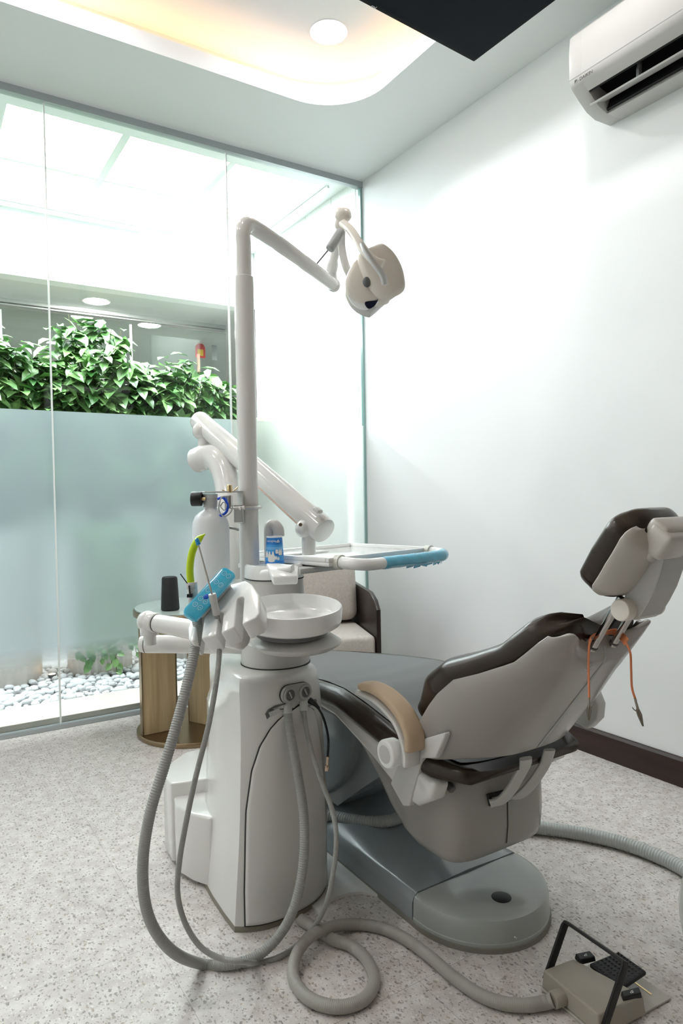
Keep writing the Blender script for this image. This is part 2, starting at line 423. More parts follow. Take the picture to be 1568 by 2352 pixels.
DLIGHT = emit('downlight_diffuser', (.97, .985, 1), L_DOWN)
DLIGHT_FILL = emit('fill_downlight_diffuser', (.99, .97, .95), L_DOWN*.9)
def downlight(x, y, z, label, m, r=.072, group=None):
    t = thing('ceiling_downlight', label, 'ceiling light', (x, y, z), group)
    M = Matrix.Translation((x, y, z))
    bt = B(); bt.lathe([(r, -.001), (r+.012, -.003), (r+.014, -.001), (r+.014, 0)], M, 40); bt.done('trim_ring', CEIL, t)
    bd = B(); bd.lathe([(.001, -.004), (r*.6, -.0045), (r, -.003), (r, -.001)], M, 40); bd.done('diffuser', m, t)
    return t
downlight(1.645, 2.64, 3.16, 'round white downlight in the ceiling recess left of the black television', DLIGHT)
for x, y in ((.40, 2.64), (-.75, 2.64), (1.645, 1.45), (.40, 1.45), (-.75, 1.45)):  # unseen downlights added to brighten the right wall and the room
    downlight(x, y, 3.16, 'unseen round downlight added in the ceiling recess as fill light', DLIGHT if y > 2 else DLIGHT_FILL, group='added fill downlights of the ceiling recess')

# baseboard
def skirt(x, y0, y1): return [(x, 0), (x-.018, 0), (x-.018, .075), (x-.014, .083), (x-.014, .094), (x-.008, .104), (x, .106)]
b = B(); prof = [Vector((px, RY, pz)) for px, pz in skirt(WX, 0, 0)]; b.prism(prof, (0, GY-RY-.02, 0)); struct(b.done('baseboard_right', SKIRT, smooth=30))

# glass partition
win = bpy.data.objects.new('window_1', None); COL.objects.link(win); win.location = (0, GY, 0); win['kind'] = 'structure'
jx = [LX, .575, 1.478, WX]
for i in range(3):
    b = B(); b.box((jx[i]+.003, GY-.005, .012), (jx[i+1]-.003, GY+.005, HC-.03)); b.done('pane', GLASS, win, smooth=0)
for x in jx[1:3]:
    b = B(); b.box((x-.0035, GY-.007, .012), (x+.0035, GY+.007, HC-.03)); b.done('glass_joint', GLASSEDGE, win, smooth=0)
ALU = mat('grey_aluminium_channel', (.42, .46, .47), .35, metal=.4)
b = B(); b.box((LX, GY-.02, HC-.034), (WX, GY+.02, HC)); b.done('top_channel', ALU, win, smooth=0)
b = B(); b.box((LX, GY-.016, 0), (WX, GY+.016, .02)); b.done('bottom_channel', ALU, win, smooth=0)
EDGEG = mat('green_glass_edge', (.28, .44, .42), .2)
b = B(); b.box((WX-.014, GY-.012, .02), (WX-.001, GY+.012, HC-.03)); b.done('edge_strip', EDGEG, win, smooth=0)
for i in range(3):
    b = B(); b.raw([(jx[i]+.003, GY-.0065, .29), (jx[i+1]-.003, GY-.0065, .29), (jx[i+1]-.003, GY-.0065, 1.5), (jx[i]+.003, GY-.0065, 1.5)], [(0, 1, 2, 3)])
    o = b.done('frosted_film', FILM_LIT if i == 2 else FILM, win, smooth=0, recalc=False)

# ------------------------------------------------------------------ courtyard
CX0 = -2.2
b = B(); b.box((CX0, GY+.02, -.1), (WX, CY+.1, -.02)); struct(b.done('floor_courtyard', MARBLE, smooth=0))
# stone kerb
b = B(); b.box((CX0, GY+.02, -.02), (WX, GY+.30, .05), .004); struct(b.done('trim_1', MARBLE, smooth=0))
# white panelled side wall with dark joints and light slots
wy = [GY+.01, GY+.06, GY+.345, GY+.68, GY+1.10, CY]
gw = bpy.data.objects.new('wall_courtyard', None); COL.objects.link(gw); gw.location = (WX, GY, 0); gw['kind'] = 'structure'
b = B(); b.box((WX+.01, GY+.01, -.1), (WX+.1, CY+.1, 3.3)); b.done('backing', SEAM, gw, smooth=0)
for y0, y1 in zip(wy[:-1], wy[1:]):
    b = B(); b.box((WX, y0+.002, 0), (WX+.02, y1-.002, 3.02), .001, 1); b.done('wall_panel', PANELW, gw, smooth=0)
SLOT = emit('slot_light', (1, .98, .95), 3.0)
for y in (GY+.22, GY+.83):
    b = B(); b.box((WX-.004, y-.006, .02), (WX+.002, y+.006, 2.1)); tag(b.done('wall_light_slot', SLOT, smooth=0), 'slim vertical light strip on the white panelled wall, %s one' % ('nearer' if y < GY+.5 else 'farther'), 'light')
# skylight ceiling
SKY = emit('bright_skylight_pane', (.90, .97, 1.0), L_SKY)
xs = [(CX0, -1.43), (-.83, -.79), (-.21, -.17), (.41, .45), (1.0, 1.042), (1.605, 1.64), (2.195, WX)]
b = B()
for x0, x1 in xs: b.box((x0, 3.67, 3.001), (x1, 4.815, 3.05))
b.box((CX0, GY, 3.0), (WX, 3.67, 3.05)); b.box((CX0, 4.255, 3.0022), (WX, 4.28, 3.05)); b.box((CX0, 4.815, 3.0), (WX, CY+.1, 3.05))
b.box((2.235, GY+.2, 2.985), (2.25, 4.83, 3.0)); b.box((.3, 4.85, 2.985), (2.25, 4.865, 3.0))
struct(b.done('ceiling_courtyard', CEIL, smooth=0))
b = B(); b.raw([(-1.43, 3.67, 3.03), (2.2, 3.67, 3.03), (2.2, 4.82, 3.03), (-1.43, 4.82, 3.03)], [(3, 2, 1, 0)])
struct(b.done('window_2', SKY, smooth=0, recalc=False))
b = B(); b.box((CX0-.1, GY, -.1), (CX0, CY, 3.1)); struct(b.done('wall_courtyard_left', WALL, smooth=0))
# fascia over the far glazing
b = B(); b.box((CX0, CY, 2.565), (WX, CY+.12, 3.05)); struct(b.done('wall_courtyard_back', WALL, smooth=0))
b = B(); b.box((CX0, CY, -.1), (WX, CY+.12, .75)); struct(b.done('wall_courtyard_plinth', WALL, smooth=0))
# far room behind the courtyard
fr = B(); fr.box((CX0, 8.6, 0), (4.5, 8.7, 2.6)); fr.box((CX0-.1, CY+.12, 0), (CX0, 8.6, 2.6)); struct(fr.done('wall_far_room', GREYROOM, smooth=0))
b = B(); b.box((4.5, CY+.12, 0), (4.6, 8.6, 2.6)); struct(b.done('wall_far_side', GREYROOM, smooth=0))
b = B(); b.box((CX0, CY+.12, 2.565), (4.5, 8.6, 2.62)); struct(b.done('ceiling_far_room', GREYROOM, smooth=0))
b = B(); b.box((CX0, CY+.12, -.1), (4.5, 8.6, 0)); struct(b.done('floor_far_room', MARBLE, smooth=0))
w3 = bpy.data.objects.new('window_3', None); COL.objects.link(w3); w3.location = (0, CY+.2, 0); w3['kind'] = 'structure'
GLASS2 = glass_mat('far_glass', (.9, .95, .93), .05)
b = B(); b.box((CX0, 5.55, .75), (WX, 5.56, 2.5)); b.done('pane', GLASS2, w3, smooth=0)
b = B(); b.box((CX0, 5.53, 2.535), (WX, 5.58, 2.565)); b.box((CX0, 5.53, 2.515), (WX, 5.58, 2.523)); b.done('head_channel', LGREY, w3, smooth=0)
for px, m_ in ((300, GLASSEDGE), (455, mat('peach_glass_edge', (.85, .55, .42), .4)), (2, GLASSEDGE)):
    q = onY(px, 760, 5.545); b = B(); b.box((q.x-.008, 5.54, .75), (q.x+.008, 5.565, 2.30 if px == 455 else 2.48)); b.done('glass_joint', m_, w3, smooth=0)
FARL = emit('far_downlight', (1, .98, .95), 520)
for px, py, z, s in ((221, 692, 2.565, 'above the left end of the hedge'), (343, 747, 2.565, 'behind the hedge, deeper in the far room')):
    p = onZ(px, py, z); downlight(p.x, p.y, z, 'round downlight on the far ceiling '+s, FARL, .085)

# pebbles
def pebble_mesh(seed):
    rnd = random.Random(seed); tmp = bmesh.new(); bmesh.ops.create_icosphere(tmp, subdivisions=2, radius=1)
    sc = Vector((rnd.uniform(.85, 1.25), rnd.uniform(.7, 1), rnd.uniform(.5, .7)))
    f = Vector((rnd.uniform(1, 3), rnd.uniform(1, 3), rnd.uniform(1, 3)))
    for v in tmp.verts:
        k = 1 + .07*sin(f.x*v.co.x*2+seed) + .06*sin(f.y*v.co.y*2+seed*2)
        v.co = Vector((v.co.x*sc.x, v.co.y*sc.y, v.co.z*sc.z))*k
    me = bpy.data.meshes.new('pebble'); tmp.to_mesh(me); tmp.free(); me.materials.append(PEBB)
    for p in me.polygons: p.use_smooth = True
    return me
PM = [pebble_mesh(i) for i in range(7)]
spots = []
y = GY+.325
while y < 4.55:
    x = -.1 + random.uniform(0, .03)
    while x < 2.25:
        r = random.uniform(.014, .026) if random.random() < .88 else random.uniform(.026, .04)
        spots.append((x+random.uniform(-.008, .008), max(GY+.325, y+random.uniform(-.012, .012)), r)); x += .043
    y += .039
near = [s for s in spots if .22 < s[0]-.27*(s[1]-3.7) < 1.42]
near.sort(key=lambda s: s[1]); keep = set(near[:300])
PB = B()
for s in spots:
    rz = random.uniform(0, pi); me = random.choice(PM); z = .02+random.uniform(0, .022)
    M = Matrix.Translation((s[0], s[1], z+s[2]*.3)) @ Matrix.Rotation(rz, 4, 'Z') @ Matrix.Rotation(random.uniform(-.3, .3), 4, 'X') @ Matrix.Scale(s[2], 4)
    if s in keep:
        o = bpy.data.objects.new('pebble', me); COL.objects.link(o); o.matrix_world = M
        tag(o, 'smooth white pebble lying among others in the courtyard bed beyond the glass', 'pebble', 'white pebbles in the courtyard bed')
    else:
        n0 = len(PB.bm.verts); PB.bm.from_mesh(me); PB.bm.verts.ensure_lookup_table()
        for v in PB.bm.verts[n0:]: v.co = M @ v.co
o = PB.done('pebble_bed', PEBB, recalc=False, smooth=180); tag(o, 'far white pebbles filling the back of the courtyard bed', 'pebbles', kind='stuff')
b = B(); b.box((CX0, GY+.30, -.02), (WX, CY, .022)); struct(b.done('trim_2', mat('pebble_base', (.5, .5, .5), .9), smooth=0))

# planters and hedge
def leaf(bb, p, d, n, L, W):
    d = d.normalized(); s = d.cross(n)
    if s.length < 1e-4: s = d.orthogonal()
    s.normalize(); n = s.cross(d)
    c0 = p; c1 = p+d*L*.35-n*L*.02; c2 = p+d*L*.72-n*L*.07; c3 = p+d*L-n*L*.20
    e = W*.5; u = n*W*.14
    vs = [c0, c1, c2, c3, c1+s*e+u, c2+s*e*.72+u*.7, c1-s*e+u, c2-s*e*.72+u*.7]
    bb.raw(vs, [(0, 1, 4), (1, 2, 5, 4), (2, 3, 5), (0, 6, 1), (1, 6, 7, 2), (2, 7, 3)])
def hedge(name, label, cx, cy, hw, z0, z1, n, seed, group=None, dz=None):
    rnd = random.Random(seed); t = thing(name, label, 'plant', (cx, cy, .9), group)
    lf = B(); st = B()
    base = Vector((cx, cy, .72))
    for k in range(n):
        a = rnd.uniform(0, 2*pi); rr = sqrt(rnd.random()); 
        f = rnd.random()**.75
        top = z1 - .06*rnd.random() - (rr**2)*(z1-z0)*.30
        tip = Vector((cx+cos(a)*rr*hw, cy+sin(a)*rr*hw*.42, z0+(top-z0)*f))
        m = Vector((cx+cos(a)*rr*hw*.45, cy+sin(a)*rr*hw*.2, z0*.5+tip.z*.5-.02))
        if k % 3 == 0: st.tube(spline([base+Vector((rnd.uniform(-.08, .08), rnd.uniform(-.05, .05), .2)), m, tip], 4), [.004]*4+[.003]*4+[.0015], 5, cap=False)
        dirn = (tip-m).normalized()
        for j in range(5):
            aa = rnd.uniform(0, 2*pi)
            d = Vector((cos(aa)*.85, sin(aa)*.6-.6, rnd.uniform(-.95, .15)))
            p = tip - dirn*(j*.028) + Vector((rnd.uniform(-.015, .015), rnd.uniform(-.015, .015), rnd.uniform(-.015, .015)))
            L = rnd.uniform(.095, .145)
            leaf(lf, p, d, Vector((rnd.uniform(-.4, .4), rnd.uniform(-.6, .1), 1)).normalized(), L, L*rnd.uniform(.48, .6))
    lf.done('foliage', LEAF, t, smooth=25, recalc=False); st.done('stem', STEMM, t)
    return t
hedge('leafy_shrub', 'large glossy green shrub behind the glass at the left edge', .42, 4.42, .50, 1.05, 2.20, 480, 11)
hedge('leafy_shrub', 'tallest glossy green shrub behind the glass, in the middle of the planting', .98, 4.42, .46, 1.05, 2.27, 440, 12)
hedge('leafy_shrub', 'glossy green shrub behind the glass, next to the lamp pole', 1.50, 4.46, .44, 1.05, 2.12, 400, 13)
hedge('leafy_shrub', 'small low glossy green shrub behind the glass, mostly hidden by the pole', 1.88, 4.50, .26, 1.05, 1.94, 170, 14)

FLUTE = mat('warm_white_fluted_pot', (.80, .74, .68), .5)
def fluted(cx, cy, r, z0, z1, label):
    t = thing('planter_pot', label, 'planter', (cx, cy, z0))
    n = 120; rings = []
    for z, k in ((z0, .97), (z0+.01, 1), (z1-.01, 1), (z1, .98), (z1, .9), (z1-.05, .88)):
        rings.append([Vector((cx+(r*k+.004*cos(n/4*2*pi*i/n))*cos(2*pi*i/n), cy+(r*k+.004*cos(n/4*2*pi*i/n))*sin(2*pi*i/n), z)) for i in range(n)])
    bb = B(); bb.loft(rings); bb.done('pot_body', FLUTE, t); 
    s = B(); s.lathe([(.001, z1-.04), (r*.87, z1-.042), (r*.87, z1-.05)], Matrix.Translation((cx, cy, 0)), 32); s.done('soil', mat('soil', (.05, .035, .02), .9), t)
    return t
for cx, cy, r, s in ((.42, 4.42, .22, 'left of the mullion'), (.97, 4.36, .185, 'with ivy hanging over it'), (1.48, 4.45, .2, 'behind the side table'), (1.9, 4.5, .17, 'in the far right corner of the bed')):
    fluted(cx, cy, r, .03, .92, 'pale fluted planter pot standing on the pebbles, '+s)
# ivy hanging over the middle pot
iv = thing('trailing_ivy', 'trailing ivy with dark green leaves hanging to the pebbles', 'plant', (.97, 4.16, .1))
lf = B(); st = B(); rnd = random.Random(5)
for x0, z1 in ((.80, .16), (.84, .34), (.86, .12), (.90, .3), (.93, .15), (.96, .4), (.98, .07), (1.02, .11), (1.05, .28), (1.09, .2), (1.12, .4), (1.13, .14)):
    yf = 4.36-sqrt(max(0, .195**2-(x0-.97)**2))-.012
    path = [Vector((x0, yf+.05, .93)), Vector((x0, yf-.012, .90)), Vector((x0+rnd.uniform(-.03, .03), yf-.02, .55)), Vector((x0+rnd.uniform(-.04, .04), yf-.03, z1))]
    sp = spline(path, 14); st.tube(sp, .002, 5)
    for p in sp[8::1]:
        L = rnd.uniform(.04, .068); leaf(lf, p, Vector((rnd.uniform(-1, 1), -.3, rnd.uniform(-1, -.2))), Vector((0, -1, .6)), L, L*.75)
lf.done('foliage', LEAF, iv, smooth=25, recalc=False); st.done('stem', STEMM, iv)
# warm uplights between the pots
WARM = emit('warm_garden_lamp', (1, .62, .3), 9)
for x, y, s in ((.68, 4.30, 'left'), (1.24, 4.26, 'right')):
    t = thing('garden_spotlight', 'small warm garden light among the pebbles %s of the ivy pot' % s, 'light', (x, y, .03))
    M = Matrix.Translation((x, y, 0))
    b = B(); b.lathe([(.022, .02), (.022, .055), (.020, .057)], M, 20); b.done('lamp_body', DGREY, t)
    b = B(); b.lathe([(.001, .0585), (.018, .0585), (.019, .057)], M, 20); b.done('lens', WARM, t)

# cabinet with a sticker in the far room
cb = thing('white_cabinet', 'white rounded cabinet with a red sticker seen through the far glass', 'cabinet', (2.05, 6.4, 0))
p0 = onY(415, 800, 6.3); p1 = onY(495, 900, 6.3)
poly = [Vector((p0.x, 6.3, 0)), Vector((p1.x, 6.3, 0)), Vector((p1.x, 6.3, 2.24)), Vector((p1.x-.12, 6.3, 2.24)), Vector((p0.x+.12, 6.3, 2.14)), Vector((p0.x+.04, 6.3, 2.06)), Vector((p0.x, 6.3, 1.95))]
b = B(); b.prism(poly, (0, .4, 0), .01); b.done('cabinet_body', WALL, cb, smooth=30)
q = onY(460, 805, 6.295); b = B(); pl_ = [Vector((q.x-.05, 6.296, q.z-.07)), Vector((q.x+.05, 6.296, q.z-.07))] + [Vector((q.x+.05*cos(a), 6.296, q.z+.02+.05*sin(a))) for a in [pi*k/10 for k in range(11)]]
b.prism(pl_, (0, .003, 0)); s1 = b.done('sticker', RED, cb, smooth=0); lab(s1, 'red arched sticker')
b = B(); b.box((q.x-.028, 6.292, q.z-.05), (q.x+.028, 6.296, q.z+.01)); lab(b.done('sticker_panel', YEL, s1, smooth=0), 'yellow panel of the sticker')
b = B(); b.box((q.x+.12, 6.296, q.z-.08), (q.x+.17, 6.30, q.z+.07)); b.done('notice', LGREY, cb, smooth=0)

# ------------------------------------------------------------------ air conditioner and television
ac = thing('air_conditioner', 'white wall mounted air conditioner high on the right wall', 'air conditioner', (WX, 1.3, 2.6))
prof = [(WX, 2.79), (2.15, 2.79), (2.118, 2.76), (2.112, 2.70), (2.112, 2.60), (2.125, 2.575), (2.16, 2.548), (2.21, 2.515), (2.26, 2.50), (WX, 2.503)]
y0, y1 = .86, 1.708
cut = [(2.148, 2.556), (2.185, 2.527), (2.245, 2.503)]
# body in lengths: ends full, middle with the outlet slot
body = [(WX, 2.79), (2.15, 2.79), (2.118, 2.76), (2.112, 2.70), (2.112, 2.60), (2.125, 2.575), (2.152, 2.553), (2.152+.04, 2.60), (2.292, 2.575), (2.262, 2.501), (WX, 2.503)]
def ring_at(pr, y): return [Vector((x, y, z)) for x, z in pr]
b = B(); b.prism(ring_at(prof, y1-.055), (0, .055, 0), .004); b.prism(ring_at(prof, y0), (0, .055, 0), .004)
b.prism(ring_at(body, y0+.054), (0, y1-y0-.108, 0)); b.done('casing', WHITE2, ac, smooth=35)
inn = [(2.158, 2.556), (2.192, 2.598), (2.29, 2.573), (2.262, 2.512), (2.20, 2.585), (2.19, 2.592)]
b = B(); b.prism(ring_at([(2.192, 2.5985), (2.291, 2.5745), (2.262, 2.512), (2.255, 2.515), (2.28, 2.571), (2.195, 2.591), (2.16, 2.551), (2.155, 2.556)], y0+.056), (0, y1-y0-.112, 0)); b.done('air_outlet', BLACK, ac, smooth=0)
b = B(); a0 = (2.185, 2.515); a1 = (2.243, 2.531)
fl = [(2.178, 2.520), (2.21, 2.535), (2.25, 2.548), (2.25, 2.543), (2.21, 2.529), (2.18, 2.514)]
b.prism(ring_at(fl, y0+.04), (0, y1-y0-.08, 0)); b.done('louvre_flap', WHITE2, ac, smooth=30)
b = B()
for yy in (y0+.16, y0+.42, y0+.62): b.prism(ring_at([(2.20, 2.532), (2.20, 2.56), (2.212, 2.595), (2.22, 2.59), (2.218, 2.54)], yy), (0, .012, 0), .002)
b.done('flap_bracket', GREY, ac)
q = onX(1339, 177, 2.1115)
text_mesh('DAIKIN', .017, frame_mat((2.1112, q.y-.012, q.z), (0, -1, 0), (0, 0, 1)), 'lettering', INK, ac)
b = B(); b.raw([Vector((2.1112, q.y+.038, q.z+.007)), Vector((2.1112, q.y+.026, q.z+.007)), Vector((2.1112, q.y+.038, q.z-.007))], [(0, 1, 2)]); b.done('emblem', INK, ac, smooth=0)
b = B(); b.prism(ring_at([(2.112, 2.6045), (2.1112, 2.6045), (2.1112, 2.602), (2.112, 2.602)], y0), (0, y1-y0, 0)); b.done('panel_gap', GREY, ac, smooth=0)

TZ = 2.50
A = onZ(1088, 143, TZ); A2 = onZ(820, 0, TZ); A3 = onZ(1278, 0, TZ)
ex = (A2-A).normalized(); ey = (A3-A).normalized()
tv = thing('television', 'large black flat television hung face down from the ceiling', 'television', A + ex*.3+ey*.2)
def tvp(u, v, z): p = A+ex*u+ey*v; return Vector((p.x, p.y, TZ+z))
TW, TH = .97, .56
b = B(); b.prism([tvp(0, 0, 0), tvp(TW, 0, 0), tvp(TW, TH, 0), tvp(0, TH, 0)], (0, 0, .035), .004); b.done('casing', mat('tv_black', (.006, .006, .007), .5, spec=.1), tv, smooth=0)
b = B(); b.prism([tvp(.008, .016, -.0015), tvp(TW-.008, .016, -.0015), tvp(TW-.008, TH-.006, -.0015), tvp(.008, TH-.006, -.0015)], (0, 0, .002)); b.done('screen', TVSCR, tv, smooth=0)
q = onZ(858, 16, TZ-.001); text_mesh('mi', .018, frame_mat((q.x, q.y, TZ-.0012), -ex, ey*1.0), 'lettering', SILVERINK, tv)
b = B(); b.cyl(tvp(.45, .28, .03), tvp(.45, .28, .66), .025); b.prism([tvp(.35, .18, .03), tvp(.55, .18, .03), tvp(.55, .38, .03), tvp(.35, .38, .03)], (0, 0, .02)); b.done('ceiling_mount', BLACK, tv)

# ------------------------------------------------------------------ armchair
ach = thing('armchair', 'oat fabric armchair with dark wood side panel in the corner', 'armchair', (1.955, 2.72, 0))
X1 = 1.955; X0 = X1-.54; Y0 = 2.72; SH = .425
def panel_poly(x): return [Vector((x, Y0-.005, .02)), Vector((x, Y0, .545)), Vector((x, Y0+.045, .585)), Vector((x, Y0+.13, .612)), Vector((x, Y0+.66, .625)), Vector((x, Y0+.66, .02))]
for x in (X1-.022, X0):
    b = B(); b.prism(panel_poly(x), (.022, 0, 0), .005); b.done('side_panel', ESPRESSO, ach)
b = B(); b.box((X0+.023, Y0+.0, SH-.115), (X1-.025, Y0+.56, SH), .024, 4); b.done('seat_cushion', FABRIC, ach)
b = B(); b.box((X0+.023, Y0+.01, .10), (X1-.025, Y0+.60, SH-.118), .012, 3); b.done('seat_frame', FABRIC, ach)
b = B(); b.box((X0+.03, Y0+.31, SH-.005), (X1-.028, Y0+.49, SH+.36), .05, 5, M=Matrix.Translation((0, Y0+.5, SH)) @ Matrix.Rotation(radians(-8), 4, 'X') @ Matrix.Translation((0, -Y0-.5, -SH))); b.done('back_cushion', FABRIC, ach)
b = B(); b.box((X0+.023, Y0+.57, .10), (X1-.025, Y0+.65, .76), .02, 3); b.done('back_frame', FABRIC, ach)
for x in (X0+.06, X1-.08):
    for y in (Y0+.06, Y0+.58):
        b = B(); b.cyl((x, y, 0), (x, y, .105), .016, .02); b.done('leg', ESPRESSO, ach)
ach.location = (1.835, 2.575, 0); ach.rotation_euler = (0, 0, radians(-20))

# ------------------------------------------------------------------ side table and speaker
TC = Vector((1.105, 3.06, 0)); 
st_ = thing('side_table', 'round side table with oak slab legs and a bronze base', 'side table', TC)
M = Matrix.Translation(TC)
b = B(); b.lathe([(.001, 0), (.265, 0), (.267, .004), (.267, .018), (.264, .022), (.001, .022)], M, 72); b.done('base_plate', BRONZE, st_)
b = B(); b.lathe([(.001, .548), (.268, .548), (.270, .552), (.270, .572), (.268, .575), (.001, .575)], M, 72); b.done('top_rim', BRONZE, st_)
b = B(); b.lathe([(.001, .5755), (.262, .5755), (.263, .578), (.262, .582), (.001, .582)], M, 72); b.done('glass_top', mat('pale_green_glass_top', (.55, .64, .60), .08, coat=.5), st_)
def slab(p, q, th):
    d = (q-p).normalized(); n = Vector((-d.y, d.x, 0))*th*.5
    o = B(); o.prism([p+n, q+n, q-n, p-n], (0, 0, .526), .002); so = o.done('slab_leg', OAK, st_, smooth=0)
    for e in (p, q):
        o2 = B(); k = n*1.08; dd = d*.005*(1 if e is p else -1)
        o2.prism([e+k-dd, e+k+dd*.2, e-k+dd*.2, e-k-dd], (0, 0, .526)); o2.done('edge_strip', BRONZE, so, smooth=0)
g1 = onZ(328, 1688, .022); g2 = onZ(404, 1672, .022)
slab(Vector((g1.x, g1.y, .022)), Vector((g2.x, g2.y, .022)), .03)
g3 = onZ(440, 1655, .022); g4 = onZ(500, 1668, .022)
slab(Vector((g3.x, g3.y, .022)), Vector((g4.x, g4.y, .022)), .03)
sp = onZ(391, 1401, .582); 
b = B(); b.lathe([(.001, 0), (.036, 0), (.040, .004), (.0405, .01), (.034, .140), (.031, .148), (.026, .150), (.001, .1485)], Matrix.Translation((sp.x, sp.y, .582)), 36)
tag(b.done('speaker', mat('black_speaker_mesh', (.012, .012, .013), .6, bump=.3, bscale=900)), 'black tapered cylindrical speaker on the side table', 'speaker')

# ------------------------------------------------------------------ dental unit tower
XC = .80
def lerp(a, b, t): return a+(b-a)*t
def interp(tab, z):
    for (z0, v0), (z1, v1) in zip(tab[:-1], tab[1:]):
        if z <= z1: return lerp(v0, v1, max(0, (z-z0)/(z1-z0)))
    return tab[-1][1]
XL = [(0, .652), (.25, .672), (.47, .680), (.64, .678), (.66, .69)]
XR = [(0, .928), (.20, .940), (.35, .937), (.55, .925), (.61, .917), (.66, .90)]
def yf(x, z):
    xl, xr = interp(XL, z), interp(XR, z); u = (x-(xl+xr)/2)/((xr-xl)/2)
    return 1.575 - .048*max(0, 1-abs(u)**2.6) + .012*u
def tower_ring(z, k=1.0):
    xl, xr = interp(XL, z), interp(XR, z); pts = []
    for i in range(41):
        x = lerp(xl, xr, .5-.5*cos(pi*i/40)); pts.append(Vector((x, yf(x, z), z)))
    pts += [Vector((xr+.004, 1.64, z)), Vector((xr+.006, 1.72, z)), Vector((xr+.004, 1.80, z)), Vector((xr-.02, 1.88, z)), Vector((xr-.06, 1.92, z)),
            Vector((.80, 1.935, z)), Vector((.74, 1.92, z)), Vector((xl+.03+.06*max(0, (z-.5)/.15), 1.87, z)), Vector((xl+.012+.035*max(0, (z-.5)/.15), 1.80, z)), Vector((xl+.004+.012*max(0, (z-.5)/.15), 1.72, z)), Vector((xl, 1.63, z))]
    if k != 1.0:
        c = Vector((.815, 1.73, z)); pts = [c+(p-c)*k for p in pts]
        for p in pts: p.z = z
    return pts
un = thing('dental_unit', 'white dental cuspidor unit with round bowl standing beside the chair', 'dental unit', (XC, 1.7, 0))
b = B(); zs = [.012, .05, .12, .2, .28, .36, .44, .50, .55, .585, .603]
rings = [tower_ring(z) for z in zs]
for z, k in ((.616, .985), (.624, .965), (.629, .935), (.631, .88), (.631, .6)): rings.append([Vector((p.x, p.y, z)) for p in tower_ring(z, k)])
b.loft(rings); tower = b.done('tower_body', WHITE, un, smooth=40)
b = B(); b.loft([[Vector((p.x, p.y, z)) for p in tower_ring(.012, k)] for z, k in ((0, 1.012), (.010, 1.012), (.0135, 1.0))]); b.done('base_seal', mat('base_seal', (.22, .20, .16), .8), un)
# arched front panel with its dark joint
def arch(z, g=0.0):
    # left and right limit of the panel at height z
    L = [(0, .674), (.10, .676), (.30, .686), (.40, .700), (.46, .719), (.50, .744), (.525, .772), (.545, .83)]
    R = [(0, .934), (.30, .922), (.42, .908), (.48, .895), (.52, .878), (.545, .84)]
    return interp(L, z)-g, interp(R, z)+g
def front_patch(z0, z1, off, g, name, m, parent, nz=60, nx=30):
    b = B()
    def P(i, j):
        z = lerp(z0-g*0, z1+g, i); l, r = arch(min(z, .545), g); x = lerp(l, r, j)
        return Vector((x, yf(min(max(x, interp(XL, z)), interp(XR, z)), z)-off, z))
    b.grid(P, nz, nx); return b.done(name, m, parent, smooth=180, mods=(('SOLIDIFY', dict(thickness=.004, offset=0)),))
front_patch(.014, .545, .0012, .0022, 'panel_joint', SEAM, un)
fp = front_patch(.018, .545, .0042, 0, 'front_panel', WHITE, un)
# recess with hood above the panel and its hose sockets
def fpt(px, py, off=0.0, y=1.57):
    p = onY(px, py, y)
    for _ in range(4): p = onY(px, py, yf(min(max(p.x, interp(XL, p.z)), interp(XR, p.z)), p.z)-off)
    return p
b = B(); pr = [(610, 1641), (616, 1631), (632, 1622), (660, 1615), (700, 1608), (726, 1606), (728, 1611), (712, 1622), (680, 1627), (645, 1630), (625, 1640), (614, 1652)]
b.prism([fpt(x, y, .004) for x, y in pr], (0, .012, 0)); b.done('recess', DGREY, un, smooth=0)
b = B(); pr = [(617, 1637), (640, 1627), (648, 1634), (622, 1648)]
b.prism([fpt(x, y, .006) for x, y in pr], (0, .006, 0), .001); b.done('recess_tab', LGREY, un, smooth=0)
# socket plate with two screw collars
SK = mat('grey_socket_plastic', (.36, .36, .345), .35)
s1 = fpt(660, 1594, .004); s2 = fpt(695, 1587, .004)
b = B(); n = 16; loop = []
ax = (s2-s1).normalized(); upv = Vector((0, 0, 1)); upv = (upv-ax*upv.dot(ax)).normalized(); nrm = ax.cross(upv)
if nrm.y > 0: nrm = -nrm
R_ = .0225
for k in range(n+1): a = pi/2+pi*k/n; loop.append(s1+(ax*cos(a)+upv*sin(a))*R_)
for k in range(n+1): a = -pi/2+pi*k/n; loop.append(s2+(ax*cos(a)+upv*sin(a))*R_)
b.prism([p+nrm*.010 for p in loop], -nrm*.016, .002); sock = b.done('hose_socket', SK, un)
b = B(); b.prism([p+(p-(s1+s2)/2).normalized()*.0012+nrm*.0012 for p in loop], -nrm*.004); b.done('socket_joint', SEAM, sock, smooth=0)
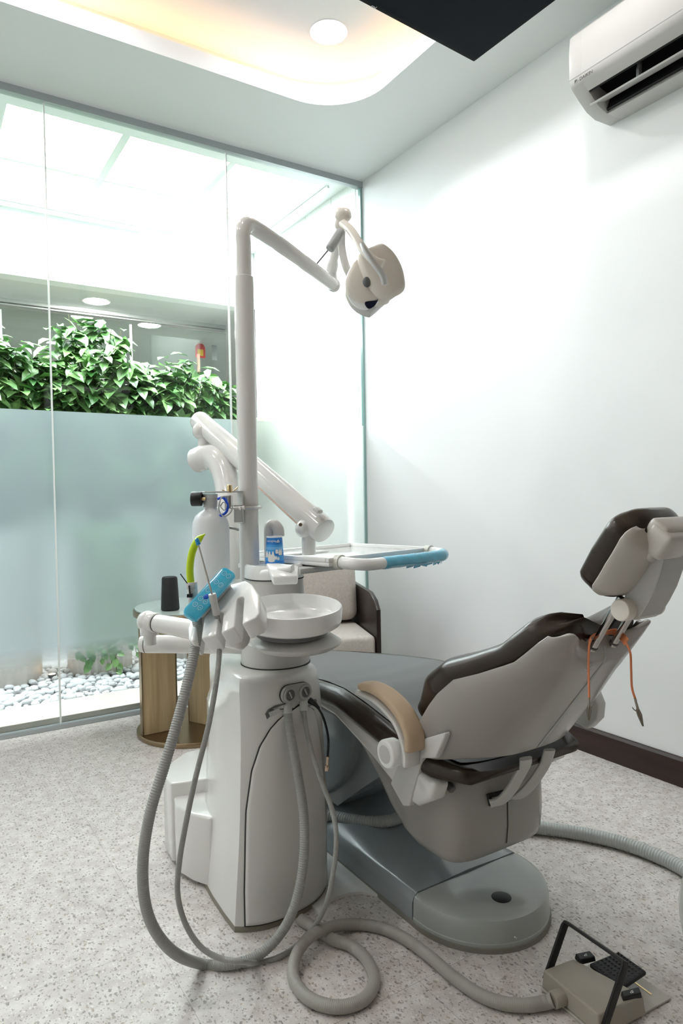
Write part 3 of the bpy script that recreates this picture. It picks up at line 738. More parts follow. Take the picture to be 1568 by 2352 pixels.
for s in (s1, s2):
    M = frame_mat(s+nrm*.010, ax, upv)
    if (M.to_3x3() @ Vector((0, 0, 1))).dot(nrm) < 0: M = frame_mat(s+nrm*.010, -ax, upv)
    b = B(); b.lathe([(.0125, -.002), (.019, -.002), (.0195, .003), (.018, .005), (.0145, .005), (.0135, .002), (.0125, -.001)], M, 32); b.done('screw_collar', SK, sock)
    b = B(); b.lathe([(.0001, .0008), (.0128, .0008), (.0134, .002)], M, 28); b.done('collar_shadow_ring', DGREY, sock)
    b = B(); b.lathe([(.0001, .0018), (.0105, .0018), (.0115, .001)], M, 28); cp = b.done('cap', mat('socket_cap', (.42, .42, .40), .3), sock)
    b = B(); b.box((-.002, -.010, .0015), (.002, .010, .0045), .001, 2, M=M @ Matrix.Rotation(.5, 4, 'Z')); b.done('cap_grip', mat('socket_cap', (.42, .42, .40), .3), sock)
# collar, column and lid
M = Matrix.Translation((.829, 1.66, 0))
b = B(); b.lathe([(.090, .628), (.0945, .6305), (.0945, .6335), (.090, .6345)], M, 64); b.done('collar_joint', SEAM, un)
b = B(); b.lathe([(.090, .632), (.093, .633), (.093, .688), (.0924, .691), (.090, .692), (.001, .692)], M, 64); b.done('swivel_collar', WHITE2, un)
def oval(cx, cy, rx, ry, z, p=2.6, n=48):
    return [Vector((cx+rx*math.copysign(abs(cos(2*pi*k/n))**(2/p), cos(2*pi*k/n)), cy+ry*math.copysign(abs(sin(2*pi*k/n))**(2/p), sin(2*pi*k/n)), z)) for k in range(n)]
b = B(); b.loft([oval(.848, 1.708, .092, .086, .690), oval(.858, 1.730, .090, .080, .76), oval(.866, 1.737, .082, .074, .82), oval(.868, 1.737, .079, .072, .850)]); b.done('column', WHITE2, un)
b = B(); b.loft([oval(.868, 1.737, .080, .074, .849), oval(.868, 1.737, .081, .075, .8515), oval(.868, 1.737, .080, .074, .8525)]); b.done('lid_joint', SEAM, un)
b = B(); b.loft([oval(.868, 1.737, .080, .074, .852), oval(.868, 1.737, .081, .075, .856), oval(.868, 1.737, .078, .072, .885), oval(.868, 1.737, .074, .068, .890), oval(.868, 1.737, .068, .062, .8905), oval(.868, 1.737, .066, .06, .885)]); b.done('column_lid', PURE, un)
p = at(660, 1318, 1.80)
b = B(); A_ = at(612, 1325, 1.77); b.prism([at(612, 1312, 1.76), at(627, 1345, 1.70), at(683, 1343, 1.71), at(686, 1318, 1.78), at(640, 1312, 1.82)], (0, 0, .022), .004); b.done('tissue_tray', PURE, un)
# spout
b = B(); c = onY(620, 1300, 1.80); zt = onY(620, 1204, 1.80).z
b.tube(spline([Vector((c.x, 1.80, .86)), Vector((c.x, 1.80, zt-.05)), Vector((c.x+.0005, 1.799, zt-.014)), Vector((c.x+.004, 1.795, zt-.003)), Vector((c.x+.011, 1.785, zt-.003)), Vector((c.x+.017, 1.776, zt-.016)), Vector((c.x+.018, 1.774, zt-.036))], 8), [.0165]*48+[.0155], 24)
b.done('cup_filler_spout', WHITE2, un)
# bowl
bc = Vector((.795, 1.500, .807)); TILT = Matrix.Rotation(radians(6.0), 4, Vector((cos(.5), -sin(.5), 0)))
MB_ = Matrix.Translation(bc) @ TILT @ Matrix.Rotation(radians(-62), 4, 'Z')
b = B(); b.lathe([(.001, -.052), (.085, -.053), (.104, -.050), (.114, -.042), (.118, -.030), (.1185, -.004), (.117, .001), (.1145, .0015), (.113, -.003), (.1115, -.026), (.103, -.036), (.06, -.041), (.012, -.043), (.001, -.047)], MB_, 80, sx=1.09, sy=1.04); bowl = b.done('bowl', PURE, un, smooth=50)
b = B(); b.lathe([(.092, -.050), (.092, -.066), (.001, -.066)], MB_, 48); b.done('bowl_gasket', DGREY, un)
M2 = Matrix.Translation((.816, 1.514, .7005))
b = B(); b.lathe([(.001, -.013), (.06, -.012), (.092, -.005), (.110, .006), (.114, .0105), (.113, .0135), (.104, .0195), (.088, .030), (.06, .036), (.001, .036)], M2, 80); b.done('bowl_dish', WHITE2, un)
# low junction blocks beside the tower
def block(poly, z0, z1, name, bev):
    b = B(); b.prism([Vector((x, y, z0)) for x, y in poly], (0, 0, z1-z0), bev, 3); return b.done(name, WHITE, un, smooth=45)
def zpoly(pxs, z): return [(onZ(x, y, z).x, onZ(x, y, z).y) for x, y in pxs]
zb = .205
fb = zpoly([(399, 1832), (420, 1792), (445, 1780), (475, 1785), (540, 1800), (540, 1860), (483, 1880), (440, 1868), (404, 1850)], zb)
block(fb, .012, zb, 'junction_box', .008)
rb = zpoly([(375, 1776), (392, 1800), (430, 1795), (520, 1780), (520, 1715), (470, 1716), (425, 1728), (392, 1750)], .245)
o = block(rb, .012, .245, 'junction_box', .006)
q = onX(405, 1950, .616)
M = frame_mat((fb[0][0]+.004, fb[0][1]-.02, .075), (.55, -.83, 0), (0, 0, 1))
b = B(); b.lathe([(.012, -.002), (.0155, -.002), (.0155, .0022), (.0135, .003), (.012, .0022)], M, 24); b.done('lock_ring', LGREY, un)

# ------------------------------------------------------------------ lamp on its pole
lt = thing('operating_lamp', 'white dental lamp on a tall bent pole behind the cuspidor', 'dental lamp', (.82, 1.80, .648))
PX, PY = .822, 1.80
b = B(); b.tube([(PX, PY, .66), (PX, PY, 1.700), (PX, PY, 1.7065), (PX, PY, 1.708)], [.0285, .0278, .0272, .0255], 32); b.done('pole', WHITE, lt)
a0 = Vector((PX, PY, 1.70)); e0 = at(766, 655, 2.42)
top = at(576, 519, 1.985)
b = B(); dirv = (e0-Vector((PX, PY, 1.875))).normalized()
b.tube(spline([a0, Vector((PX, PY, 1.74)), Vector((PX, PY, 1.795)), Vector((PX, PY, 1.835)), Vector((PX, PY, 1.862))+dirv*.018, Vector((PX, PY, 1.872))+dirv*.062, at(640, 560, 2.08), at(700, 604, 2.22), e0], 8), [.0225]*40+[.0225, .0225, .0225, .0222, .022, .0218, .0215, .0212]*3+[.021], 24)
b.done('swing_arm', WHITE, lt)
b = B(); b.sphere(e0, .024); b.cyl(e0+Vector((0, 0, -.012)), at(760, 612, 2.42), .0165, .0165); b.done('elbow_joint', WHITE, lt)
k1 = at(760, 622, 2.41); k2 = at(788, 490, 2.30)
b = B(); b.tube([k1, k1.lerp(k2, .12), k1.lerp(k2, .2), k1.lerp(k2, .93)], [.021, .021, .016, .0155], 24); b.done('upper_arm', WHITE, lt)
b = B(); d = (k2-k1).normalized(); 
Mk = frame_mat(k2, d.orthogonal(), d.cross(d.orthogonal()))
if (Mk.to_3x3() @ Vector((0, 0, 1))).z < 0: Mk = frame_mat(k2, d.orthogonal(), -d.cross(d.orthogonal()))
b.lathe([(.001, .019), (.017, .017), (.026, .008), (.0305, -.004), (.027, -.016), (.023, -.020), (.023, -.040), (.018, -.05), (.001, -.055)], Mk, 36); b.done('top_knuckle', CREAM, lt)
# yoke: two curved arms from the knuckle to the head
def strap(b, pts, wv, wd, th):
    sp = spline(pts, 8); rings = []
    for i, p in enumerate(sp):
        t = (sp[min(i+1, len(sp)-1)]-sp[max(i-1, 0)]).normalized(); s = Vector(wv); s = (s-t*s.dot(t)).normalized(); n = t.cross(s)
        w_ = wd if not callable(wd) else wd(i/(len(sp)-1))
        rings.append([p+s*w_*.5*cos(a)*(abs(cos(a))**-.35 if abs(cos(a)) > 1e-3 else 1)+n*th*.5*sin(a)*(abs(sin(a))**-.35 if abs(sin(a)) > 1e-3 else 1) for a in [2*pi*k/16 for k in range(16)]])
    b.loft(rings)
b = B(); strap(b, [at(786, 512, 2.28), at(806, 530, 2.24), at(832, 570, 2.18), at(858, 598, 2.15), at(880, 606, 2.14)], (.5, .3, .8), lambda t: .026+.004*t, .02); b.done('yoke_arm', CREAM, lt)
b = B(); strap(b, [at(784, 530, 2.32), at(784, 565, 2.34), at(792, 605, 2.34), at(806, 640, 2.32)], (1, -.4, .2), .027, .012); b.done('yoke_arm', WHITE2, lt)
b = B(); g0 = at(783, 532, 2.27); g1_ = at(756, 573, 2.25)
b.cyl(g0, g1_, .0165, .0155, bev=.005); gh = b.done('switch_grip', GREY, lt)
b = B(); b.cyl(at(752, 576, 2.25), at(728, 605, 2.24), .0028, .0024, 10); b.done('switch_lever', DGREY, gh)
# head: a shell facing away and down; built in its own frame
hc = at(858, 640, 2.22)
hx = (RGT*.90+UP*.30-FWD*.30).normalized()       # along the lamp
hz = (RGT*-.38+UP*-.62+FWD*.62).normalized()     # beam direction
HM = frame_mat(hc, hx, hz.cross(hx)); hz = HM.to_3x3() @ Vector((0, 0, 1))
hd_t = lt
def pxl(lst, d): return [at(x, y, d) for x, y in lst]
# rear housing (rounded box) seen from behind, outline in the plane of the head
def shell_from_outline(name, m, outline, d0, depth, bulge, parent, back=True, smooth=40):
    P = pxl(outline, d0); c = sum(P, Vector())/len(P); rings = []
    for k, (s, off) in enumerate(bulge): rings.append([c+(p-c)*s+depth*off for p in P])
    b = B(); b.loft(rings); return b.done(name, m, parent, smooth=smooth)
def smooth_loop(pts, n=6):
    P = [Vector((x, y, 0)) for x, y in pts]; out = []
    for i in range(len(P)):
        p0, p1, p2, p3 = P[i-1], P[i], P[(i+1) % len(P)], P[(i+2) % len(P)]
        for k in range(n):
            t = k/n; q = .5*((2*p1)+(p2-p0)*t+(2*p0-5*p1+4*p2-p3)*t*t+(3*p1-p0-3*p2+p3)*t**3); out.append((q.x, q.y))
    return out
dep = (FWD*.8+UP*-.35+RGT*-.1).normalized()*.1
# wing-shaped back cover
wing = smooth_loop([(822, 590), (838, 572), (868, 558), (884, 560), (906, 580), (924, 612), (931, 648), (926, 664), (905, 676), (880, 680), (862, 672), (840, 640)], 5)
shell_from_outline('back_cover', CREAM, wing, 2.20, dep, [(.5, -.10), (.80, -.08), (.93, -.03), (1.0, .06), (1.0, .14), (.94, .16), (.5, .10)], lt, smooth=50)
bodyo = smooth_loop([(822, 590), (800, 620), (794, 650), (800, 672), (822, 688), (848, 692), (872, 686), (898, 676), (880, 640), (850, 606)], 5)
shell_from_outline('lamp_housing', CREAM, bodyo, 2.22, dep, [(.4, -.06), (.75, -.04), (.93, .0), (1.0, .10), (1.0, .35), (.95, .42), (.4, .42)], lt, smooth=50)
refl = smooth_loop([(796, 664), (800, 690), (818, 712), (844, 724), (856, 720), (890, 690), (926, 662), (880, 668), (840, 676)], 5)
shell_from_outline('reflector_rim', WHITE2, refl, 2.27, dep, [(.5, -.25), (.92, -.22), (1.0, -.12), (1.0, .1), (.96, .12), (.5, .02)], lt, smooth=50)
mir = smooth_loop([(798, 672), (804, 692), (822, 709), (840, 712), (856, 704), (872, 690), (850, 680), (822, 678)], 5)
shell_from_outline('mirror', mat('white_mirror_reflection', (.88, .89, .90), .12, coat=.5), mir, 2.235, dep, [(.6, -.05), (1, -.05), (1, .0), (.6, .0)], lt, smooth=30)  # bright reflection in the mirror painted as plain glossy white
lens = smooth_loop([(838, 694), (862, 690), (868, 688), (860, 702), (846, 708)], 4)
shell_from_outline('dark_lens', mat('dark_blue_lens', (.01, .012, .03), .1), lens, 2.222, dep, [(.6, 0), (1, 0), (1, .03), (.6, .03)], lt, smooth=0)
b = B(); b.sphere(at(842, 648, 2.2), .014, sc=(1, .8, 1.2)); b.done('pivot_knob', DGREY, lt)
b = B(); strap(b, [at(830, 560, 2.14), at(838, 575, 2.125), at(856, 602, 2.11), at(878, 632, 2.105), at(884, 654, 2.11)], (.6, .3, .7), lambda t: .011+.017*t, .015); b.done('handle', LGREY, lt)

# ------------------------------------------------------------------ delivery tray on its tube arm
dt = thing('instrument_tray', 'white instrument tray on a thick tube arm beyond the bowl', 'dental tray', onZ(720, 1270, .9))
b = B(); A0 = at(457, 966, 2.42); A1 = at(742, 1218, 1.98)
d = (A1-A0).normalized()
b.tube([A0-d*.012, A0-d*.010, A0-d*.004, A0+d*.006, A0.lerp(A1, .5), A1-d*.006, A1+d*.004, A1+d*.006], [.015, .027, .033, .036, .038, .040, .038, .034], 40); b.done('spring_arm', WHITE, dt)
b = B(); q = at(736, 1172, 1.96); b.box((-.012, -.006, 0), (.012, .006, .022), .004, 3, M=frame_mat(q, d, UP)); b.done('tension_knob', WHITE2, dt)
b = B(); b.tube([at(586, 1112, 2.10), at(690, 1210, 1.98)], .0022, 8); b.done('slot_edge', mat('copper_edge', (.6, .42, .32), .4), dt)
for x, y, dd in ((452, 985, 2.38), (690, 1205, 1.955)):
    b = B(); q = at(x, y, dd); b.cyl(q, q-FWD*.006, .005, .005, 16); b.done('pivot_pin', BRONZE, dt)
b = B(); c0 = at(708, 1222, 2.0); c1 = Vector((c0.x, c0.y, .908)); b.cyl(Vector((c0.x, c0.y, 1.00)), c1, .0205); b.sphere(Vector((c0.x-.012, c0.y, .985)), .028); b.done('tray_post', WHITE, dt)
b = B(); pa = at(468, 1010, 2.38); b.cyl(pa+Vector((0, 0, .05)), pa-Vector((0, 0, .06)), .021); b.sphere(pa+Vector((-.01, 0, .03)), .03); b.done('elbow_post', WHITE, dt)
b = B(); smooth_tube(b, [at(452, 1058, 2.36), at(468, 1052, 2.34), at(490, 1052, 2.32), at(508, 1068, 2.29), at(521, 1105, 2.26), at(528, 1160, 2.22), at(532, 1230, 2.20), at(534, 1330, 2.19)], .043, 32, 8); b.done('base_arm', WHITE, dt)
# tray
zt_ = .90
q1 = onZ(762, 1290, zt_); q2 = onZ(1004, 1262, zt_); u = (q2-q1).normalized(); v = Vector((-u.y, u.x, 0)); TL, TWd = .475, .37
q1 = q1 - u*.012
def tp(a, c, z=0): p = q1+u*a+v*c; return Vector((p.x, p.y, zt_+z))
def rect(a0, a1, c0, c1, z): return [tp(a0, c0, z), tp(a1, c0, z), tp(a1, c1, z), tp(a0, c1, z)]
b = B(); b.prism(rect(0, TL, 0, TWd, -.014), (0, 0, .012), .004); 
for r in (rect(0, TL, 0, .014, -.003), rect(0, TL, TWd-.014, TWd, -.003), rect(0, .014, .0145, TWd-.0145, -.003), rect(TL-.014, TL, .0145, TWd-.0145, -.003)): b.prism(r, (0, 0, .013), .003)
b.done('tray_plate', PURE, dt)
b = B(); b.prism(rect(.05, .25, TWd-.12, TWd-.03, -.0015), (0, 0, .006), .002); b.done('mount_plate', PURE, dt)
b = B(); b.prism(rect(-.05, .13, .06, TWd-.03, -.034), (0, 0, .016), .004); b.done('control_box', LGREY, dt)
h0 = tp(.035, -.004, 0); h1 = tp(TL-.03, -.004, 0)
b = B(); fwd = -v
pl1 = [tp(.035, .0, -.002), tp(.035, -.03, -.004), tp(.042, -.062, -.006), tp(.07, -.083, -.008), tp(.11, -.088, -.008)]
pl2 = [tp(TL-.11, -.088, -.008), tp(TL-.07, -.083, -.008), tp(TL-.042, -.062, -.006), tp(TL-.035, -.03, -.004), tp(TL-.035, 0, -.002)]
full = spline(pl1+[tp(TL/2, -.093, -.008)]+pl2, 8); b.tube(full, .0165, 20); hn = b.done('handle_bar', PURE, dt)
for a in (.035, TL-.035):
    b = B(); b.cyl(tp(a, .004, -.003), tp(a, -.016, -.003), .020, .0205, 24)
    b.done('handle_ferrule', mat('ivory_ferrule', (.62, .60, .54), .4), hn)
b = B(); mid = [p for p in full if .12 < (p-q1).dot(u) < TL-.045 and (p-q1).dot(v) < -.03]
rw = [.0176+.0006*sin(i*1.9) for i in range(len(mid))]; b.tube(mid, rw, 20)
for k in range(9):
    i = 6+k*2
    if i+3 < len(mid):
        p = mid[i]; b.raw([p-Vector((0, 0, .015)), mid[i+2]-Vector((0, 0, .015)), mid[i+2]-Vector((0, 0, .022+.003*(k % 3)))+v*.004, p-Vector((0, 0, .021+.003*((k+1) % 3)))+v*.003], [(0, 1, 2, 3)])
lab(b.done('barrier_film', BLUEF, hn), 'crinkled blue barrier film')

# ------------------------------------------------------------------ assistant arms and instrument holder
ah = thing('assistant_holder', 'white instrument holder with blue film, on two tube arms', 'instrument holder', (.74, 1.66, .70))
zl = .682
E1 = onZ(332, 1479, zl); E2 = Vector((.80, 1.655, zl)); d = (E2-E1).normalized()
b = B(); b.tube([E1-d*.012, E1-d*.010, E1-d*.002, E1+d*.002, E2], [.015, .022, .0245, .025, .0252], 32); b.done('lower_arm', WHITE, ah)
b = B(); b.tube([E1+d*.004, E1+d*.006], [.0253, .0253], 32); b.done('arm_cap_joint', SEAM, ah)
kz = .758; K1 = onZ(343, 1428, kz); K2 = onZ(548, 1466, kz-.012)
b = B(); b.cyl(Vector((K1.x, K1.y, kz-.06)), Vector((K1.x, K1.y, kz+.0)), .0165); b.done('arm_post', WHITE, ah)
d2 = (K2-K1).normalized(); sd = d2.cross(Vector((0, 0, 1))).normalized()
b = B(); b.cyl(K1-sd*.0+Vector((0, 0, 0))-d2*.022, K1+d2*.03, .027, .0262, bev=.006); b.sphere(K1-d2*.006, .0285, sc=(1, 1, 1)); b.cyl(Vector((K1.x, K1.y, kz-.034)), Vector((K1.x, K1.y, kz)), .024, .026); b.done('arm_knuckle', WHITE, ah)
b = B(); b.tube([K1+d2*.032, K1.lerp(K2, .5), K2, K2+d2*.010, K2+d2*.018, K2+d2*.021], [.0235, .0245, .027, .026, .020, .012], 32); b.done('upper_arm', WHITE, ah)
b = B(); b.tube([K1+d2*.029, K1+d2*.0325], .0238, 32); b.done('arm_joint', SEAM, ah)
# comb-shaped holder
ho = at(543, 1388, 1.56)
ur = (RGT*.93+FWD*-.12+UP*.30).normalized()
uf = (RGT*-.34+UP*-.62+FWD*-.68); uf = (uf-ur*uf.dot(ur)).normalized()
un_ = ur.cross(uf); 
if un_.z < 0: un_ = -un_
def hp(r, f, h=0.0): return ho+ur*r+uf*f+un_*h
# outline of the comb in (r, f): four lobes with three slots
def slot(x, w, depth, fend):
    r_ = w/2; return [(x-r_, fend)] + [(x-r_*cos(a), depth-r_*sin(a)+r_) for a in [pi*k/8 for k in range(9)]] + [(x+r_, fend)]
FE = .078
comb = [(-.118, .03), (-.112, FE-.012), (-.104, FE)] + slot(-.088, .016, .005, FE) + slot(-.038, .012, .012, FE+.004) + slot(.008, .018, -.022, FE-.004) + [(.050, FE-.012), (.058, FE-.026), (.054, -.010), (.036, -.055), (.018, -.078), (-.03, -.082), (-.085, -.05), (-.112, -.01)]
b = B(); b.prism([hp(r, f, 0) for r, f in comb], un_*-.050, .007, 3); b.done('holder_comb', PURE, ah, smooth=45)
b = B(); b.cyl(hp(-.03, -.03, -.03), K2+d2*.0+Vector((0, 0, .012)), .026, .024); b.done('holder_neck', WHITE2, ah)
b = B(); b.prism([hp(.012, .0, -.036), hp(.034, .0, -.036), hp(.034, .035, -.036), hp(.02, .045, -.036)], un_*-.02, .003); b.done('holder_clip', WHITE2, ah)
# control panel wrapped in blue film, sloping over the comb
pa = at(441, 1406, 1.515); pb = at(526, 1313, 1.60)
pu = (pb-pa).normalized(); pv = RGT*.74 - UP*.58 - FWD*.22; pv = (pv-pu*pv.dot(pu)).normalized(); pn = pu.cross(pv)
if pn.dot(FWD) > 0: pn = -pn
PLN = (pb-pa).length
def pp(a, c, h=0.0): return pa+pu*a+pv*c+pn*h
def capsule(a0, a1, c0, c1, r, h, n=8):
    out = []
    for cx, cy, s in ((a1-r, c1-r, 0), (a0+r, c1-r, pi/2), (a0+r, c0+r, pi), (a1-r, c0+r, 1.5*pi)):
        for k in range(n+1): t = s+pi/2*k/n; out.append(pp(cx+r*cos(t), cy+r*sin(t), h))
    return out
b = B(); b.prism(capsule(-.012, PLN+.006, -.020, .020, .012, 0), pn*-.018, .004); cpn = b.done('control_panel', BLUEF, ah); lab(cpn, 'control panel wrapped in clear blue film')
b = B(); 
b.prism(capsule(.02, PLN-.004, -.012, .018, .01, -.017), pn*-.035, .008); b.done('panel_support', WHITE2, ah)
ics = [(.018, -.007), (.018, .007), (.036, -.007), (.036, .007), (.062, -.007), (.062, .006), (.088, -.006), (.088, .007), (.116, -.006), (.116, .006)]
for i, (a, c) in enumerate(ics):
    a *= PLN/.126
    b = B(); n = 20; rr = .0052
    lo_ = [pp(a+rr*1.25*cos(2*pi*k/n), c+rr*sin(2*pi*k/n), .0006) for k in range(n)]; li_ = [pp(a+rr*1.25*.84*cos(2*pi*k/n), c+rr*.84*sin(2*pi*k/n), .0006) for k in range(n)]
    b.loft([lo_, li_], cap=False)
    for q in range(2):
        t = (i*1.7+q*2.1); b.prism([pp(a+.0025*cos(t)+.0005, c+.0025*sin(t), .0004), pp(a+.0025*cos(t)-.0005, c+.0025*sin(t)+.0005, .0004), pp(a-.0022*cos(t), c-.0022*sin(t), .0004)], pn*.0004)
    b.done('icon_button', PALEB, cpn, smooth=0)
b = B(); b.sphere(Vector((0, 0, 0)), .0055, sc=(1.3, 1, .35), M=frame_mat((0, 0, 0), pu, pv)); bmesh.ops.translate(b.bm, verts=b.bm.verts, vec=pp(.046*PLN/.126, 0, .0008)); lab(b.done('main_button', BLUED, cpn), 'dark blue button')

# saliva ejector and syringe standing in the holder, with their hoses
se = thing('suction_handpiece', 'suction handpiece with a curved lime green tip and ribbed grey hose', 'suction handpiece', at(440, 1390, 1.57))
b = B(); b.cyl(at(446, 1415, 1.57), at(441, 1342, 1.57), .0112, .0118, bev=.002); b.cyl(at(441, 1352, 1.57), at(440, 1337, 1.57), .0128, .0128, bev=.001); b.done('handle', WHITE2, se)
b = B(); b.tube(spline([at(438, 1340, 1.57), at(436, 1305, 1.57), at(441, 1270, 1.57), at(453, 1243, 1.57), at(471, 1226, 1.57)], 8), [.0090, .0088]+[.0085]*24+[.008, .0072, .006, .0045, .003, .002, .001], 18); b.done('tip', LIME, se)
b = B(); b.cyl(at(430, 1340, 1.56), at(414, 1318, 1.56), .0012); b.done('valve_lever', BLACK, se)
b = B(); b.box((-.006, -.004, -.006), (.006, .004, .006), .001, 2, M=frame_mat(at(436, 1368, 1.553), RGT, UP)); b.cyl(at(434, 1345, 1.555), at(437, 1372, 1.553), .0018); b.done('valve_slide', BLACK, se)
path = [at(448, 1405, 1.57), at(453, 1450, 1.55), at(438, 1535, 1.50), at(412, 1640, 1.46), at(377, 1760, 1.42), at(346, 1862, 1.39), at(329, 1965, 1.385), at(331, 2060, 1.395), at(353, 2132, 1.41), at(400, 2188, 1.44)]
g = onZ(462, 2214, .013); path += [g, onZ(525, 2216, .013), onZ(590, 2196, .02)]
path += [at(640, 2150, 1.60), at(676, 2082, 1.60), at(696, 1985, 1.62), at(698, 1880, 1.65), at(684, 1780, 1.68), at(668, 1690, 1.70), at(661, 1645, 1.72), at(659, 1612, 1.735)]
b = B(); ribbed(b, path, .0118, .0052, .0012, 18); lab(b.done('ribbed_hose', HOSE, se), 'thick ribbed grey hose')
e = path[-1]; b = B(); b.cyl(at(659, 1640, 1.722), at(659.5, 1612, 1.733), .0128, .0122, bev=.0012); b.done('hose_cuff', LGREY, se)
sy = thing('syringe_handpiece', 'steel syringe tip with blue cap and thin grey hose', 'syringe', at(490, 1380, 1.55))
b = B(); b.cyl(at(497, 1412, 1.545), at(488, 1366, 1.535), .0088, .0078, bev=.0015); b.cyl(at(491, 1384, 1.538), at(487, 1364, 1.534), .0092, .0088, bev=.001); b.done('handle', WHITE2, sy)
b = B(); b.cyl(at(487, 1366, 1.534), at(455, 1249, 1.50), .0022, .002, 12); b.done('steel_tube', CHROME, sy)
b = B(); b.cyl(at(456, 1251, 1.50), at(451, 1237, 1.497), .0052, .0042, 16, bev=.0008); b.box((-.0018, -.001, 0), (.0018, .0045, .004), .0005, 1, M=frame_mat(at(453, 1240, 1.495), RGT, UP)); lab(b.done('cap', BLUEC, sy), 'small blue cap')
path = [at(497, 1410, 1.545), at(504, 1455, 1.55), at(500, 1540, 1.50), at(480, 1660, 1.47), at(448, 1790, 1.45), at(425, 1900, 1.44), at(411, 1985, 1.44), at(408, 2055, 1.45), at(425, 2120, 1.46), at(460, 2174, 1.45), at(508, 2202, 1.445), at(560, 2209, 1.455)]
path += [onZ(590, 2211, .007), onZ(645, 2196, .007), onZ(700, 2154, .007)]
path += [at(742, 2092, 1.62), at(764, 2010, 1.61), at(772, 1925, 1.61), at(763, 1862, 1.63), at(741, 1802, 1.66), at(717, 1732, 1.70), at(702, 1665, 1.735), at(696, 1605, 1.755)]
b = B(); ribbed(b, path, .0062, .0034, .0004, 12); lab(b.done('thin_hose', HOSE, sy), 'thin grey hose')
b = B(); b.cyl(at(698, 1633, 1.745), at(696, 1606, 1.755), .0118, .0112, bev=.0012); b.done('hose_cuff', LGREY, sy)
# loose black lead beside the sockets
bl = thing('black_cable', 'short black cable with a metal plug hanging from the unit', 'cable', at(722, 1612, 1.77))
b = B(); q = [at(710, 1608, 1.765), at(722, 1616, 1.76), at(733, 1628, 1.755)]; b.tube(spline(q, 4), [.0085, .0085, .008, .0078, .007, .006, .005, .0045, .004], 14); b.done('boot', BLACK, bl)
b = B(); smooth_tube(b, [at(730, 1625, 1.757), at(741, 1645, 1.75), at(750, 1675, 1.745), at(754, 1705, 1.74), at(752, 1740, 1.74)], .0031); b.done('lead', BLACKG, bl)
b = B(); b.cyl(at(752, 1737, 1.74), at(751, 1762, 1.74), .0042, .0042, 18); b.cyl(at(751, 1757, 1.74), at(750, 1770, 1.74), .0068, .0068, 18, bev=.001); b.cyl(at(752.5, 1738, 1.74), at(752.3, 1742, 1.74), .0052, .0052, 18); lab(b.done('plug', mat('nickel_plug', (.62, .50, .40), .25, metal=1), bl), 'nickel screw plug')

# ------------------------------------------------------------------ water bottle with its bracket on the pole
wb = thing('water_bottle', 'white water bottle with a pressure gauge clamped to the pole', 'bottle', (.70, 1.78, .9))
bo = at(486, 1300, 1.885); bx, by = bo.x, bo.y
zt2 = onY(486, 1168, by).z; zb2 = onY(486, 1385, by).z; zs_ = onY(486, 1213, by).z
M = Matrix.Translation((bx, by, 0)); Rb = .0505
b = B(); b.lathe([(.001, zb2), (Rb-.006, zb2), (Rb, zb2+.008), (Rb, zs_), (Rb*.96, zs_+.018), (Rb*.82, zs_+.034), (Rb*.58, zs_+.045), (.0205, zs_+.050), (.0175, zs_+.056), (.0175, zt2+.01), (.001, zt2+.01)], M, 48); b.done('bottle_body', BAKE, wb)
b = B(); zc = onY(485, 1135, by).z; b.lathe([(.0185, zt2+.004), (.0195, zt2+.006), (.0195, zc-.012), (.0205, zc-.011), (.0205, zc), (.001, zc)], M, 36); b.done('neck_cap', LGREY, wb)
b = B(); 
pz = onY(480, 1132, by).z; pe = onY(550, 1130, by)
b.box((bx-.022, by-.016, pz), (PX-.030, by+.018, pz+.004), .001, 1); b.box((PX-.034, by-.016, pz-.088), (PX-.030, by+.018, pz+.004), .001, 1); b.done('bracket', WHITE2, wb)
b = B(); b.box((PX-.058, by-.014, pz-.084), (PX-.034, by-.011, pz-.035), .001, 1); b.done('bracket_plate', LGREY, wb)
gq = at(452, 1146, 1.86)
b = B(); b.cyl(gq-RGT*.0145, gq+RGT*.0135, .0198, .0198, 36, bev=.002); b.done('gauge', BLACK, wb)
b = B(); b.cyl(gq-RGT*.0152, gq-RGT*.0143, .0178, .0178, 32); b.done('gauge_glass', mat('gauge_face', (.55, .62, .66), .1), wb)
b = B(); b.cyl(gq+RGT*.013, gq+RGT*.024, .0045, .0045, 14); b.done('gauge_stem', BRASS, wb)
vq = at(527, 1122, 1.90)
b = B(); b.cyl(vq-Vector((0, 0, .012)), vq+Vector((0, 0, .010)), .0078, .0072, 18, bev=.001); b.cyl(vq-Vector((.022, 0, .004)), vq-Vector((.008, 0, .010)), .0016); b.cyl(vq+Vector((.022, -.008, .004)), vq+Vector((.008, -.002, -.010)), .0016); b.done('brass_valve', BRASS, wb)
b = B(); b.cyl(at(527, 1138, 1.885), at(527, 1168, 1.885), .0085, .0085, 16); b.box((-.005, -.022, -.005), (.004, .016, .005), .001, 1, M=frame_mat(at(521, 1152, 1.87), RGT, UP)); b.done('valve_body', STEEL, wb)
b = B(); b.cyl(at(530, 1167, 1.87), at(562, 1166, 1.875), .0035, .0035, 12); b.cyl(at(549, 1167, 1.868), at(553, 1167, 1.868), .0062, .0062, 6); b.cyl(at(558, 1166, 1.868), at(561, 1166, 1.868), .0062, .0062, 6); b.done('clamp_bolt', STEEL, wb)
b = B(); ub = [Vector((PX-.03, PY-.034, 0))]+[Vector((PX+.034*cos(a), PY+.034*sin(a), 0)) for a in [-pi/2+pi*k/12 for k in range(13)]]+[Vector((PX-.03, PY+.034, 0))]
zu = onY(566, 1166, PY).z; b.tube([Vector((p.x, p.y, zu)) for p in ub], .0048, 12); b.done('u_bolt', STEEL, wb)
